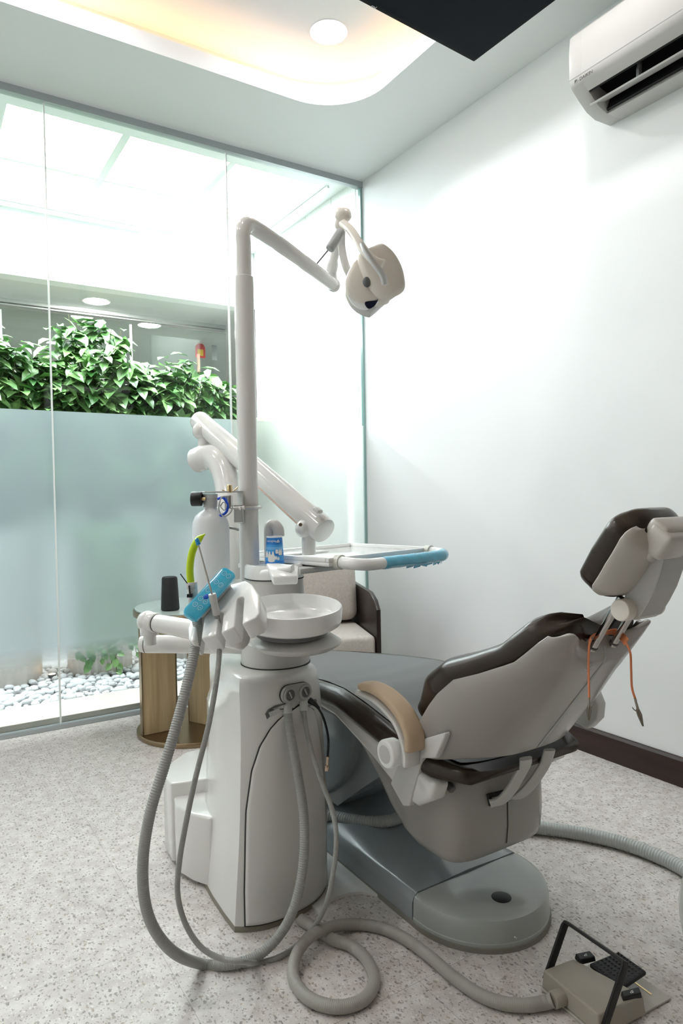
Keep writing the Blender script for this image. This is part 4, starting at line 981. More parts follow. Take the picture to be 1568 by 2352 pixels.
b = B(); smooth_tube(b, [at(500, 1146, 1.86), at(512, 1143, 1.855), at(522, 1158, 1.85), at(520, 1175, 1.85), at(508, 1184, 1.855), at(498, 1182, 1.87)], .0036); lab(b.done('air_tube', BLUET, wb), 'bright blue tube')
b = B(); smooth_tube(b, [at(525, 1140, 1.86), at(510, 1142, 1.845), at(503, 1158, 1.845), at(504, 1176, 1.85), at(516, 1186, 1.845), at(530, 1176, 1.845), at(534, 1160, 1.85)], .0018, 8); smooth_tube(b, [at(508, 1140, 1.85), at(505, 1160, 1.84), at(515, 1172, 1.84), at(520, 1160, 1.845), at(512, 1154, 1.85), at(506, 1163, 1.85)], .0014, 8); b.done('coiled_tube', GREY, wb)
b = B(); smooth_tube(b, [at(528, 1212, 1.90), at(538, 1214, 1.89), at(547, 1217, 1.90)], .0036); b.done('outlet_tube', GREY, wb)

# ------------------------------------------------------------------ cup and tissue
cq = Vector((.869, 1.733, .8905)); 
cpz = thing('paper_cup', 'blue printed paper cup standing upside down on the column lid', 'cup', cq)
M = Matrix.Translation(cq); H_ = .078; R0, R1 = .0268, .0222
b = B(); b.lathe([(R0-.001, 0), (R0+.0012, .0008), (R0+.0012, .003), (R0, .004), (R1, H_-.0015), (R1-.0008, H_), (R1-.002, H_), (R1-.0025, H_-.005), (.001, H_-.005)], M, 56)
cb_ = b.done('cup_body', CUPM, cpz, smooth=50)
th0 = atan2(CAM.y-cq.y, CAM.x-cq.x)
def bend(u, z, lift=.0004):
    r = lerp(R0, R1, z/H_)+lift; a = th0+u/r; return Vector((cq.x+r*cos(a), cq.y+r*sin(a), cq.z+z))
CW = mat('cup_print_white', (.87, .87, .84), .5)
text_mesh('Medicom', .0095, None, 'lettering', CW, cb_, .0, bend=lambda co: bend(-co.x-.008+0.0, .0640-co.y))
b = B(); lp = [bend(.011+.0042*cos(a+pi/2+k*2*pi/3)*(1), .064+.0042*sin(a+pi/2+k*2*pi/3), .0005) for k in range(3) for a in (-.35, 0, .35)]; li = [bend(.011+.0017*cos(a+pi/2+k*2*pi/3), .064+.0017*sin(a+pi/2+k*2*pi/3), .0005) for k in range(3) for a in (-.35, 0, .35)]
b.loft([lp, li], cap=False); b.done('emblem', CW, cb_, smooth=0, recalc=False)
def tooth(u0, z0, s, roots):
    o = [(-.42, 0), (-.5, .35), (-.42, .62), (-.30, 1.0), (-.16, 1.0), (-.06, .68), (.06, .68), (.16, 1.0), (.30, 1.0), (.42, .62), (.5, .35), (.42, 0), (.15, -.06), (-.15, -.06)]
    if not roots: o = [(-.42, .1), (-.36, .9), (.36, .9), (.42, .1), (.3, 0), (-.3, 0)]
    bb = B(); vs = [bb.bm.verts.new(bend(u0+x*s*.8, z0+z*s)) for x, z in o]; f = bb.bm.faces.new(vs); bmesh.ops.triangulate(bb.bm, faces=[f]); bb.done('printed_tooth', CW, cb_, smooth=0, recalc=False)
tooth(-.010, .008, .028, True); tooth(.0065, .030, .012, False); tooth(.0175, .026, .017, True)
tooth(.003, .014, .010, True); tooth(.0105, .012, .009, True); tooth(-.027, .02, .018, True)
b = B(); tA = at(600, 1319, 1.765); tB = at(672, 1309, 1.735); dd = (tB-tA).normalized(); up_ = Vector((0, 0, 1)); nn = dd.cross(up_).normalized()
rings = []
for k, t in enumerate((0, .04, .5, .9, .97, 1.0)):
    p = tA.lerp(tB, t); h = (.004, .0075, .0085, .009, .0105, .010)[k]; w_ = (.010, .013, .014, .014, .013, .012)[k]
    rings.append([p+nn*w_*cos(a)*abs(cos(a))**-.2*(1 if abs(cos(a)) > .01 else 0)+up_*h*sin(a)*(abs(sin(a))**-.3 if abs(sin(a)) > .01 else 0)+up_*.003 for a in [2*pi*i/20+.01 for i in range(20)]])
b.loft(rings)
tag(b.done('folded_tissue', PAPER, smooth=60), 'white rolled tissue lying on the column lid in front of the cup', 'tissue')

# ------------------------------------------------------------------ dental chair
XM = 1.222
ch = thing('dental_chair', 'brown leather dental chair with white shell, reclined, headrest towards the viewer', 'dental chair', (XM, 1.5, 0))
# floor plate and base
def basew(y): # half width of the base plate along its length
    return .188 if y > 1.32 else .188*sqrt(max(0, 1-((1.32-y)/.200)**2))
def base_out(z, k=1.0, y1=2.55):
    L = []; 
    for i in range(33):
        a = pi+pi*i/32; L.append((XM-.0+.188*k*cos(a), 1.32+.200*k*sin(a)))
    L += [(XM+.188*k, 1.9), (XM+.18*k, y1), (XM-.18*k, y1), (XM-.188*k, 1.9)]
    return [Vector((x, y, z)) for x, y in L]
b = B(); b.loft([base_out(0, 1.015), base_out(.012, 1.015), base_out(.0125, .99)]); b.done('base_gasket', mat('base_gasket', (.26, .25, .22), .7), ch)
def cap_ring(z, k):
    L = [(XM+.188*k*cos(pi+pi*i/32), 1.32+.200*k*sin(pi+pi*i/32)) for i in range(33)]
    return [Vector((x, y, z)) for x, y in L]+[Vector((XM+.188*k, 1.335, z)), Vector((XM-.188*k, 1.335, z))]
b = B(); b.loft([cap_ring(.0125, 1.0), cap_ring(.020, 1.0), cap_ring(.022, .992), cap_ring(.062, .985), cap_ring(.072, .965), cap_ring(.077, .92), cap_ring(.0785, .6)]); b.done('base_end_cap', mat('pale_base_cap', (.40, .425, .41), .2, coat=.4), ch, smooth=35)
def brow(y, k):
    hw = .188*k; zt = .080+.055*min(1, max(0, (y-1.34)/.6))
    return [Vector((XM-hw, y, .013)), Vector((XM-hw*1.0, y, .056)), Vector((XM-hw*.965, y, .071)), Vector((XM-hw*.90, y, .080)), Vector((XM-hw*.6, y, zt)), Vector((XM, y, zt+.004)), Vector((XM+hw*.6, y, zt)), Vector((XM+hw*.90, y, .080)), Vector((XM+hw*.965, y, .071)), Vector((XM+hw, y, .056)), Vector((XM+hw, y, .013))]
b = B(); b.loft([brow(y, k) for y, k in ((1.3375, 1.0), (1.5, 1.01), (1.7, 1.01), (2.0, 1.0), (2.3, .97), (2.5, .9))]); b.done('base_cover', BASEG, ch, smooth=50)
b = B(); p = onZ(1151, 2061, .078); b.lathe([(.024, -.001), (.0245, .0012), (.022, .0022), (.001, .0024)], Matrix.Translation((p.x, p.y, .0775)), 36); b.done('base_button', BLACK, ch)
p = onZ(1090, 2128, .012); b = B(); b.cyl(Vector((XM-.05, 1.1245, .036)), Vector((XM-.05, 1.120, .036)), .0032, .0030, 16); b.done('screw', STEEL, ch)
# white floor plate joining chair and unit
fpl = [onZ(x, y, .006) for x, y in ((752, 2072), (770, 2062), (800, 2052), (830, 2049), (865, 2055), (900, 2070), (945, 2092))]
fpl += [Vector((1.06, 1.35, .006)), Vector((1.06, 1.95, .006)), Vector((.86, 1.95, .006)), Vector((.86, 1.5, .006))]
fpl = [Vector((p.x, p.y, .0)) for p in fpl]
b = B(); b.prism(fpl, (0, 0, .008)); tag(b.done('floor_plate', PURE, smooth=0), 'thin white floor plate between the unit and the chair base', 'plate')
# lifting arm under the seat
b = B(); b.loft([[Vector((x, y, z)) for x, y, z in ((XM-.13, y0, z0), (XM+.13, y0, z0), (XM+.13, y1, z1), (XM-.13, y1, z1))] for y0, z0, y1, z1 in ((2.2, .12, 1.78, .12), (2.15, .30, 1.62, .24), (2.0, .40, 1.45, .36), (1.95, .46, 1.4, .42))]); b.done('lift_arm', BASEG, ch, smooth=0)
b = B(); sidep = [(2.30, .12), (1.86, .12), (1.80, .16), (1.72, .22), (1.66, .30), (1.62, .42), (1.85, .46), (2.32, .42)]
b.prism([Vector((XM-.165, y, z)) for y, z in sidep], (.33, 0, 0), .012, 3); b.done('lift_cover', BASEG, ch)
b = B(); b.prism([Vector((XM-.1665, y, z)) for y, z in ((2.05, .13), (2.045, .13), (1.90, .30), (1.84, .44), (1.845, .44), (1.905, .30))], (.003, 0, 0)); b.done('cover_joint', SEAM, ch, smooth=0)
# seat housing: rounded hopper below the seat
def hop(z, y0, y1, hw, r0=.06):
    L = []
    pw = 4.5
    for k in range(48):
        a = 2*pi*k/48; cx = math.copysign(abs(cos(a))**(2/pw), cos(a)); cy = math.copysign(abs(sin(a))**(2/pw), sin(a))
        L.append(Vector((XM+hw*cx*(1 if cy < 0 else 1), (y0+y1)/2+(y1-y0)/2*cy, z)))
    return L
b = B()
hop_t = [(.186, 1.245, 1.33, .120), (.188, 1.222, 1.37, .145), (.196, 1.206, 1.40, .158), (.215, 1.198, 1.44, .166), (.26, 1.192, 1.50, .172), (.32, 1.192, 1.56, .176), (.38, 1.197, 1.64, .180), (.405, 1.202, 1.70, .18), (.415, 1.215, 1.70, .172)]
b.loft([hop(*t) for t in hop_t]); b.done('seat_housing', SHELLM, ch, smooth=60)
sx0 = onY(1166, 1850, 1.19).x
b = B(); b.tube([Vector((sx0, 1.1925-.0008+dy, z)) for z, dy in ((.215, .004), (.26, -.001), (.32, -.001), (.345, .0))], .0012, 6); b.done('housing_joint', SEAM, ch)
# seat pan: white side wings
pan = [(1.19, .415), (1.205, .375), (1.255, .342), (1.31, .345), (1.45, .405), (1.62, .46), (1.85, .475), (2.1, .45), (2.1, .48), (1.85, .505), (1.62, .50), (1.45, .46), (1.33, .43), (1.25, .43)]
for sgn in (-1, 1):
    b = B(); b.prism([Vector((XM+sgn*.232, y, z)) for y, z in pan], (-sgn*.05, 0, 0), .012, 3); b.done('seat_pan_side', WHITE, ch)
b = B(); b.prism([Vector((XM-.2, y, z)) for y, z in ((1.22, .400), (1.22, .418), (1.4, .44), (1.62, .48), (2.1, .47), (2.1, .44), (1.62, .44), (1.4, .40))], (.4, 0, 0), .004); b.done('seat_pan', DGREY, ch)
# upholstered seat and leg rest
top_tab = [(1.13, .455), (1.22, .470), (1.30, .482), (1.40, .505), (1.50, .528), (1.60, .541), (1.70, .540), (1.85, .523), (2.05, .497), (2.25, .470), (2.45, .442), (2.58, .420), (2.62, .40)]
bot_tab = [(1.13, .425), (1.22, .418), (1.40, .445), (1.60, .482), (1.85, .475), (2.05, .452), (2.45, .40), (2.62, .385)]
hw_tab = [(1.13, .19), (1.20, .225), (1.30, .243), (1.5, .250), (1.9, .248), (2.2, .235), (2.45, .20), (2.58, .14), (2.62, .08)]
def seat_ring(y, top=True):
    zt, zb_, hw = interp(top_tab, y), interp(bot_tab, y), interp(hw_tab, y); r = min(.036, (zt-zb_)*.5); dip = .016*min(1, max(0, (2.3-y)/.5))
    L = [Vector((XM-hw+.03, y, zb_))]
    for k in range(9): a = 1.5*pi-pi*1.0*k/8; L.append(Vector((XM-hw+r+r*cos(a), y, (zt-r)+r*sin(a) if sin(a) > 0 else lerp(zb_, zt-r, 1+sin(a)))))
    for k in range(1, 12): u_ = -1+2*k/12; L.append(Vector((XM+(hw-r)*u_, y, zt-dip*(1-abs(u_)**2.5))))
    for k in range(9): a = pi/2-pi*1.0*k/8; L.append(Vector((XM+hw-r+r*cos(a), y, (zt-r)+r*sin(a) if sin(a) > 0 else lerp(zb_, zt-r, 1+sin(a)))))
    L.append(Vector((XM+hw-.03, y, zb_)))
    return L
ys = [1.13, 1.15, 1.18, 1.22, 1.26, 1.30, 1.36, 1.42, 1.48, 1.54, 1.60, 1.66, 1.72, 1.8, 1.9, 2.0, 2.1, 2.2, 2.3, 2.4, 2.48, 2.54, 2.58, 2.605, 2.62]
b = B(); b.loft([seat_ring(y) for y in ys]); seat = b.done('seat_cushion', LEATHER, ch, smooth=80)
b = B()  # thin sheet over the leather carrying the painted grey sheen
def PT(i, j):
    y = lerp(1.17, 2.56, i); hw = interp(hw_tab, y)-.040; zt = interp(top_tab, y); u_ = -1+2*j; dip = .016*min(1, max(0, (2.3-y)/.5)); k = (hw)/(interp(hw_tab, y)-.036)
    return Vector((XM+hw*u_, y, zt-dip*(1-abs(u_*k)**2.5)+.0012))
b.grid(PT, 60, 24); lab(b.done('seat_sheen', SEATSHEEN, seat, smooth=180), 'grey sheen painted over the leather seat top')
# back shell
dS = Vector((0, -.613, .790)); nS = Vector((0, .790, .613)); S0 = Vector((XM, 1.107, .475)); SL = .352
hwT = [(0, .236), (.25, .240), (.42, .232), (.55, .205), (.70, .178), (.85, .165), (.94, .160), (1.0, .150)]
dpT = [(0, .150), (.2, .150), (.42, .135), (.55, .108), (.75, .072), (1.0, .055)]
def shell(i, j, off=0.0, edge=0.0):
    u_ = -1+2*j; u_ = math.copysign(abs(sin(u_*pi/2))**.9, u_)
    t = i; w_ = interp(hwT, t); dp = interp(dpT, t)
    c = S0+dS*(SL*t); au = abs(u_)
    n = dp*(1-(max(0, 1-au**3.0))**.55)
    sp_ = .006*max(0, 1-abs(u_)*5)
    dz = 0.0
    if t > .78: dz = ((t-.78)/.22)**1.4*(.036*math.exp(-((au-.84)/.27)**2) - .018*max(0, (au-.86)/.14)**2)
    if t < .26: dz -= .125*au**5*(1-t/.26)
    lip = 0.0
    if t > .86: lip = .048*((t-.86)/.14)**1.8*max(0, 1-(au/.84)**2)**1.4
    return c + Vector((w_*u_, 0, 0)) + nS*(n-off+lip) + dS*dz
b = B(); b.grid(lambda i, j: shell(i, j), 70, 61); sh = b.done('back_shell', SHELLM, ch, smooth=180, mods=(('SOLIDIFY', dict(thickness=.010, offset=-1)), ('BEVEL', dict(width=.003, segments=2, limit_method='ANGLE', angle_limit=radians(50)))))
# groove and badge on the back
b = B(); pts = [shell(t, .5)-nS*.0006+Vector((.010, 0, 0)) for t in [.02+.93*k/20 for k in range(21)]]; 
b.loft([[p+Vector((-.004, 0, 0))-nS*.0008, p+Vector((.004, 0, 0))-nS*.0008, p+Vector((.004, 0, 0))+nS*.002, p+Vector((-.004, 0, 0))+nS*.002] for p in pts]); b.done('back_groove', GREY, ch, smooth=0)
bq = shell(.86, .44)-nS*.001; M = frame_mat(bq, Vector((1, 0, 0)), dS)
b = B(); n = 24; 
for r0_, r1_ in ((.0105, .0092),): b.loft([[M @ Vector((r0_*cos(2*pi*k/n), r0_*sin(2*pi*k/n), 0)) for k in range(n)], [M @ Vector((r1_*cos(2*pi*k/n), r1_*sin(2*pi*k/n), 0)) for k in range(n)]], cap=False)
b.raw([M @ Vector(v_) for v_ in ((-.0016, -.008, 0), (.0006, -.008, 0), (.0016, .008, 0), (-.0006, .008, 0))], [(0, 1, 2, 3)]); b.done('badge', GREY, ch, smooth=0, recalc=False)
# back cushion
hwC = [(0, .222), (.25, .246), (.42, .240), (.55, .214), (.70, .186), (.85, .172), (1.0, .150)]
def cush(i, j):
    u_ = -1+2*j; au = abs(u_); t = i; w_ = interp(hwC, t); dp = interp(dpT, t)
    th = .075
    return t, u_, w_, dp
b = B(); rings = []
for k in range(46):
    t = -.16+1.24*k/45; tt = min(max(t, 0), 1); w_ = interp(hwC, tt); dp = interp(dpT, tt)
    e = 1.0
    if t < -.04: e = sqrt(max(.05, 1-((-.04-t)/.125)**2))
    if t > .94: e = sqrt(max(.03, 1-((t-.94)/.142)**2))
    L = []; n_ = 44
    c = S0+dS*(SL*t)+nS*(dp*.92+.012)
    for q in range(n_):
        a = 2*pi*q/n_; x = math.copysign(abs(cos(a))**.62, cos(a)); y_ = math.copysign(abs(sin(a))**.8, sin(a))
        bul = .044+.020*max(0, 1-abs(t-.2)/.45)
        dzc = .030*max(0, (t-.8)/.2)*(abs(x)**1.5)*(1 if abs(x) < .72 else max(0, 1-((abs(x)-.72)/.28)**2)) 
        dzc -= .045*max(0, (t-.72)/.36)**1.3*max(0, 1-abs(x)**2)
        side = .022*abs(x)**2
        L.append(c+Vector((w_*x*(.35+.65*e), 0, 0))+nS*(bul*y_*e-(.02 if y_ < 0 else 0)*0+side-.02*(1-e)) + dS*dzc)
    rings.append(L)
b.loft(rings); b.done('back_cushion', LEATHER, ch, smooth=180)
# hinge straps between back and housing
for px0, sgn in ((0, -1), (1, 1)):
    pts = ([(1207, 1742), (1205, 1757), (1190, 1785), (1172, 1815), (1150, 1838), (1125, 1846)], [(1262, 1722), (1252, 1752), (1232, 1785), (1210, 1812), (1190, 1828), (1176, 1832)])[px0]
    ypl = 1.165
    P = [onY(x, y, 1.11+.075*k/5) for k, (x, y) in enumerate(pts)]
    b = B(); strap(b, P, (1, -.3, -.2), .030, .010); b.done('hinge_strap', LGREY if 0 else mat('hinge_grey', (.55, .55, .52), .35), ch)
b = B(); sl = [onY(x, y, 1.189) for x, y in ((1120, 1826), (1183, 1810), (1186, 1834), (1125, 1852))]
b.prism([Vector((p.x, p.y, p.z)) for p in sl], (0, .006, 0)); b.done('strap_slot', SEAM, ch, smooth=0)
b = B(); sl = [onY(x, y, 1.187) for x, y in ((1130, 1832), (1174, 1822), (1178, 1836), (1132, 1848))]
b.prism(sl, (0, .006, 0)); b.done('slot_insert', WHITE2, ch, smooth=0)
# bracket and armrest on the left
XA = .985
def xp(lst, x): return [onX(px, py, x) for px, py in lst]
b = B(); b.prism(xp([(962, 1700), (1020, 1683), (1022, 1690), (1000, 1742), (968, 1742), (946, 1822), (940, 1852), (925, 1852), (896, 1800), (912, 1760), (940, 1742)], XA), (.018, 0, 0), .005, 3); b.done('arm_bracket', WHITE2, ch)
hub = onX(905, 1727, XA-.03)
b = B(); b.cyl(hub+Vector((-.028, 0, 0)), hub+Vector((.006, 0, 0)), .034, .034, 44, bev=.005); arm_h = b.done('armrest_hub', PURE, ch)
b = B(); b.lathe([(.020, 0), (.0215, 0), (.0215, .0012), (.020, .0012)], frame_mat(hub+Vector((-.0275, 0, 0)), (0, 0, 1), (0, 1, 0)), 32); b.lathe([(.001, 0), (.0175, 0), (.017, .001), (.001, .001)], frame_mat(hub+Vector((-.0282, 0, 0)), (0, 0, 1), (0, 1, 0)) , 32); b.done('hub_cap', WHITE2, arm_h)
topl = [(952, 1722), (951, 1690), (938, 1655), (915, 1620), (885, 1592), (855, 1577), (832, 1574)]
P = [onX(px, py, XA-.022) for px, py in topl]
b = B(); sp_ = spline(P, 8); rings = []
for i, p in enumerate(sp_):
    t = (sp_[min(i+1, len(sp_)-1)]-sp_[max(i-1, 0)]).normalized(); s = Vector((1, 0, 0)); n_ = s.cross(t).normalized()
    if n_.z < 0 and i > 10: n_ = -n_
    f = i/(len(sp_)-1); e = min(1, sqrt(max(.02, 1-max(0, (f-.9)/.1)**2)))
    rings.append([p+s*.027*e*math.copysign(abs(cos(a))**.6, cos(a))+n_*.011*e*math.copysign(abs(sin(a))**.7, sin(a)) for a in [2*pi*k/24 for k in range(24)]])
# make the ring normals consistent
b.loft(rings); b.done('armrest_pad', TAN, ch, smooth=180)
topl2 = [(948, 1752), (948, 1725), (940, 1690), (925, 1655), (902, 1625), (875, 1601), (850, 1588), (836, 1584)]
P = [onX(px-4, py+5, XA-.022) for px, py in topl2]
b = B(); strap(b, P, (1, 0, 0), .046, .016); b.cyl(hub, hub+Vector((.034, -.03, 0)), .03, .026, bev=.004); b.done('armrest_frame', WHITE, ch)
# right armrest seen past the back
b = B(); q = onX(1346, 1630, XM+.30); b.prism([q+Vector((0, .05, -.045)), q+Vector((0, .0, -.055)), q+Vector((0, -.03, -.02)), q+Vector((0, -.035, .02)), q+Vector((0, -.02, .05)), q+Vector((0, -.01, .055))], (.04, 0, 0), .008, 3); b.done('armrest_end', mat('hinge_grey', (.55, .55, .52), .35), ch)
b = B(); p1 = q+Vector((.02, .0, -.02)); b.tube([p1, p1+Vector((-.02, .1, -.03)), Vector((XM+.23, 1.30, .44))], .014, 14); b.done('armrest_support', WHITE2, ch)
# small stop under the seat
b = B(); p = onY(1040, 1815, 1.21); b.cyl(p, p+Vector((0, .03, .012)), .010, .010, bev=.003); b.done('seat_stop', DGREY, ch)
# ------------------------------------------------------------------ headrest
hr = ch
RX = .034
ra = onX(1362, 1486, XM-RX); rb_ = onX(1406, 1408, XM-RX)
dR = (rb_-ra); dR.x = 0; dR.normalize()
for s in (-1, 1):
    p = Vector((XM+s*RX, ra.y, ra.z)); b = B(); b.cyl(p-dR*.008, p+dR*.13, .0078, .0078, 24); b.done('headrest_rod', CHROME, ch)
    b = B(); b.cyl(p-dR*.002, p+dR*.001, .0098, .0098, 24); b.done('rod_collar', DGREY, ch)
jc = onX(1424, 1402, XM-.058); jc.x = XM
b = B(); b.cyl(jc+Vector((-.060, 0, 0)), jc+Vector((.060, 0, 0)), .0215, .0215, 40, bev=.0025); b.done('headrest_hinge', CREAM, ch)
# neck arm: from hinge up to the yoke, box with curved sides
ne = onX(1500, 1262, XM-.03); ne.x = XM
def neck_ring(p, hw, th, n, t): 
    s = Vector((1, 0, 0)); return [p-s*hw-n*th, p+s*hw-n*th, p+s*hw+n*th, p-s*hw+n*th]
tN = (ne-jc); tN.x = 0; LN = tN.length; tN.normalize(); nN = Vector((1, 0, 0)).cross(tN)
if nN.y < 0: nN = -nN
b = B(); rings = []
for f, hw, th, bow in ((-.10, .034, .018, -.004), (0, .036, .024, -.006), (.25, .036, .025, -.010), (.5, .0365, .025, -.012), (.75, .037, .025, -.010), (1.0, .037, .024, -.006), (1.1, .037, .022, -.004)):
    rings.append(neck_ring(jc+tN*LN*f+nN*bow, hw, th, nN, tN))
b.loft(rings); b.done('headrest_arm', LGREY if 0 else mat('warm_grey_plastic', (.42, .41, .385), .3), ch, smooth=0, mods=(('BEVEL', dict(width=.003, segments=2)),))
# shell of the headrest
h_lo = onX(1347, 1362, XM-.09); h_hi = onX(1450, 1207, XM-.09); h_lo.x = h_hi.x = XM
dH = (h_hi-h_lo).normalized(); nH = Vector((1, 0, 0)).cross(dH); 
if nH.y < 0: nH = -nH
HL = (h_hi-h_lo).length
hwH = [(0, .066), (.05, .082), (.15, .098), (.5, .108), (.85, .108), (.93, .102), (.98, .090), (1.0, .078)]
def hshell(i, j):
    u_ = -1+2*j; u_ = math.copysign(abs(sin(u_*pi/2))**.9, u_); t = i; w_ = interp(hwH, t)
    dp = .042; n = dp*(1-(max(0, 1-abs(u_)**2.4))**.6)
    bow = .022*sin(pi*t)
    tuck = .040*max(0, (.22-t)/.22)**2 + .045*max(0, (t-.80)/.20)**2
    return h_lo + dH*(HL*t) + Vector((w_*u_, 0, 0)) + nH*(n-.044-bow*.25+tuck*(1-abs(u_)**2))
b = B(); b.grid(hshell, 40, 41); b.done('headrest_shell', mat('warm_grey_shell', (.52, .49, .445), .28), ch, smooth=180, mods=(('SOLIDIFY', dict(thickness=.006, offset=-1)), ))
b = B(); rings = []
for k in range(36):
    t = -.10+1.22*k/35; e = 1.0; tt = min(max(t, 0), 1)
    if t < .08: e = sqrt(max(.03, 1-((.08-t)/.182)**2))
    if t > .92: e = sqrt(max(.03, 1-((t-.92)/.202)**2))
    w_ = interp(hwH, tt)*1.0; c = h_lo+dH*(HL*t)+nH*(.012)
    rings.append([c+Vector((w_*(.30+.70*e)*math.copysign(abs(cos(a))**.62, cos(a)), 0, 0))+nH*(.036*e*math.copysign(abs(sin(a))**.8, sin(a))+.008*abs(cos(a))**2) for a in [2*pi*q/40 for q in range(40)]])
b.loft(rings); b.done('headrest_cushion', LEATHER, ch, smooth=180)
# yoke block and its end cap behind the headrest
yb = onX(1514, 1240, XM-.05); yb.x = XM
M = frame_mat(yb, (1, 0, 0), dH)
nl = Vector((M[0][2], M[1][2], M[2][2])); sg = 1 if nl.y > 0 else -1
b = B(); b.box((-.062, -.032, -.026), (.018, .024, .026), .010, 4, M=M); b.done('yoke_block', mat('warm_grey_shell', (.52, .49, .445), .28), ch)
b = B(); b.box((.0195, -.032, -.026), (.060, .024, .026), .010, 4, M=M); b.done('yoke_cap', mat('warm_grey_shell', (.52, .49, .445), .28), ch)
b = B(); b.prism([M @ Vector(v_) for v_ in ((-.058, -.044, -.010*sg), (-.02, -.062, -.010*sg), (.03, -.062, -.010*sg), (.058, -.044, -.010*sg), (.058, .030, -.010*sg), (-.058, .030, -.010*sg))], nH*.045, .010, 3); b.done('yoke_pad', mat('warm_grey_shell', (.52, .49, .445), .28), ch)
b = B(); q = M @ Vector((.04, -.045, 0)); b.sphere(q, .012, sc=(1.6, 1, .8)); b.done('release_lever', GREY, ch)

# ------------------------------------------------------------------ napkin chain
nc = thing('napkin_chain', 'orange silicone bib cord with two metal clips hanging on the headrest rods', 'bib cord', ra)
yc = ra.y
b = B(); pts = [at(1355, 1475, 1.385), at(1354, 1466, 1.40), at(1362, 1460, 1.43), at(1385, 1455, 1.45), at(1412, 1451, 1.455), at(1428, 1462, 1.44), at(1438, 1475, 1.425)]
strap(b, pts, (.1, -.5, .8), lambda t: .010+.008*t, .0025); 
smooth_tube(b, [at(1355, 1470, 1.385), at(1352, 1490, 1.38), at(1351, 1540, 1.375), at(1353, 1607, 1.37)], .0023)
smooth_tube(b, [at(1436, 1474, 1.425), at(1447, 1500, 1.41), at(1449, 1540, 1.40), at(1451, 1580, 1.395), at(1460, 1610, 1.39)], .0023)
b.done('cord', ORANGE, nc)
CLIP = mat('nickel_clip', (.34, .31, .26), .3, metal=1)
def clip(p0, p1, d, side):
    b = B(); a = at(*p0, d); c = at(*p1, d); ax_ = (c-a).normalized(); L = (c-a).length; s = (RGT-ax_*RGT.dot(ax_)).normalized()*side; f = ax_.cross(s)
    b.tube([a-ax_*.002, a+ax_*L*.35], [.0022, .0026], 10)
    for q, k in ((1, 0), (-1, 1)):
        base = [(.30, .0012), (.42, .0048 if k else .0030), (.58, .0045), (1.0, .0012), (1.0, .0002), (.55, .0004), (.35, .0002)]
        poly = [a+ax_*L*t_+s*q*x_ for t_, x_ in base]; b.prism([p-f*.0025 for p in poly], f*.005, .0006, 1)
    tb = [(.50, -.002), (.34, -.0095), (.26, -.0105), (.25, -.009), (.33, -.0075), (.45, -.001)]
    b.prism([a+ax_*L*t_+s*x_-f*.002 for t_, x_ in tb], f*.004, .0005, 1)
    b.done('bib_clip', CLIP, nc)
clip((1353, 1604), (1352, 1655), 1.37, -1); clip((1458, 1606), (1476, 1668), 1.388, 1)

# ------------------------------------------------------------------ foot pedal and floor hoses
zp = .046
cA, cB, cC, cD = [onZ(x, y, zp) for x, y in ((1247, 2227), (1316, 2201), (1478, 2287), (1373, 2331))]
fpd = thing('foot_pedal', 'beige foot pedal with black carrying handle and ribbed tread', 'foot pedal', ((cA.x+cC.x)/2, (cA.y+cC.y)/2, 0))
cen = (cA+cB+cC+cD)/4
def flare(p, k, z): q = cen+(p-cen)*k; return Vector((q.x, q.y, z))
b = B(); b.loft([[flare(p, 1.05, .006) for p in (cA, cB, cC, cD)], [flare(p, 1.0, zp) for p in (cA, cB, cC, cD)]]); b.done('pedal_body', PEDAL, fpd, smooth=0, mods=(('BEVEL', dict(width=.004, segments=3)),))
uP = (cD-cA).normalized(); vP = Vector((-uP.y, uP.x, 0)); 
if vP.dot(cB-cA) < 0: vP = -vP
LP = (cD-cA).length; WP = (cB-cA).dot(vP)
def fp_(a, c, z): p = cA+uP*a+vP*c; return Vector((p.x, p.y, z))
pr_ = onZ(1538, 2290, .006)
wpl = (pr_-cA).dot(vP)
b = B(); b.prism([fp_(-.004, -.004, .001), fp_(LP+.006, -.004, .001), fp_(LP+.006, wpl, .001), fp_(-.002, wpl, .001)], (0, 0, .005), .001); b.done('pedal_plate', mat('pedal_plate_paint', (.50, .48, .43), .4), fpd, smooth=0)
b = B(); b.prism([fp_(-.002, -.002, 0), fp_(LP+.004, -.002, 0), fp_(LP+.004, wpl-.002, 0), fp_(0, wpl-.002, 0)], (0, 0, .0016)); b.done('rubber_foot', BLACK, fpd, smooth=0)
b = B(); b.prism([fp_(.05, wpl-.03, .0062), fp_(LP-.02, wpl-.03, .0062), fp_(LP-.02, wpl-.026, .0062), fp_(.05, wpl-.026, .0062)], (0, 0, .0008)); b.done('plate_groove', BRASS, fpd, smooth=0)
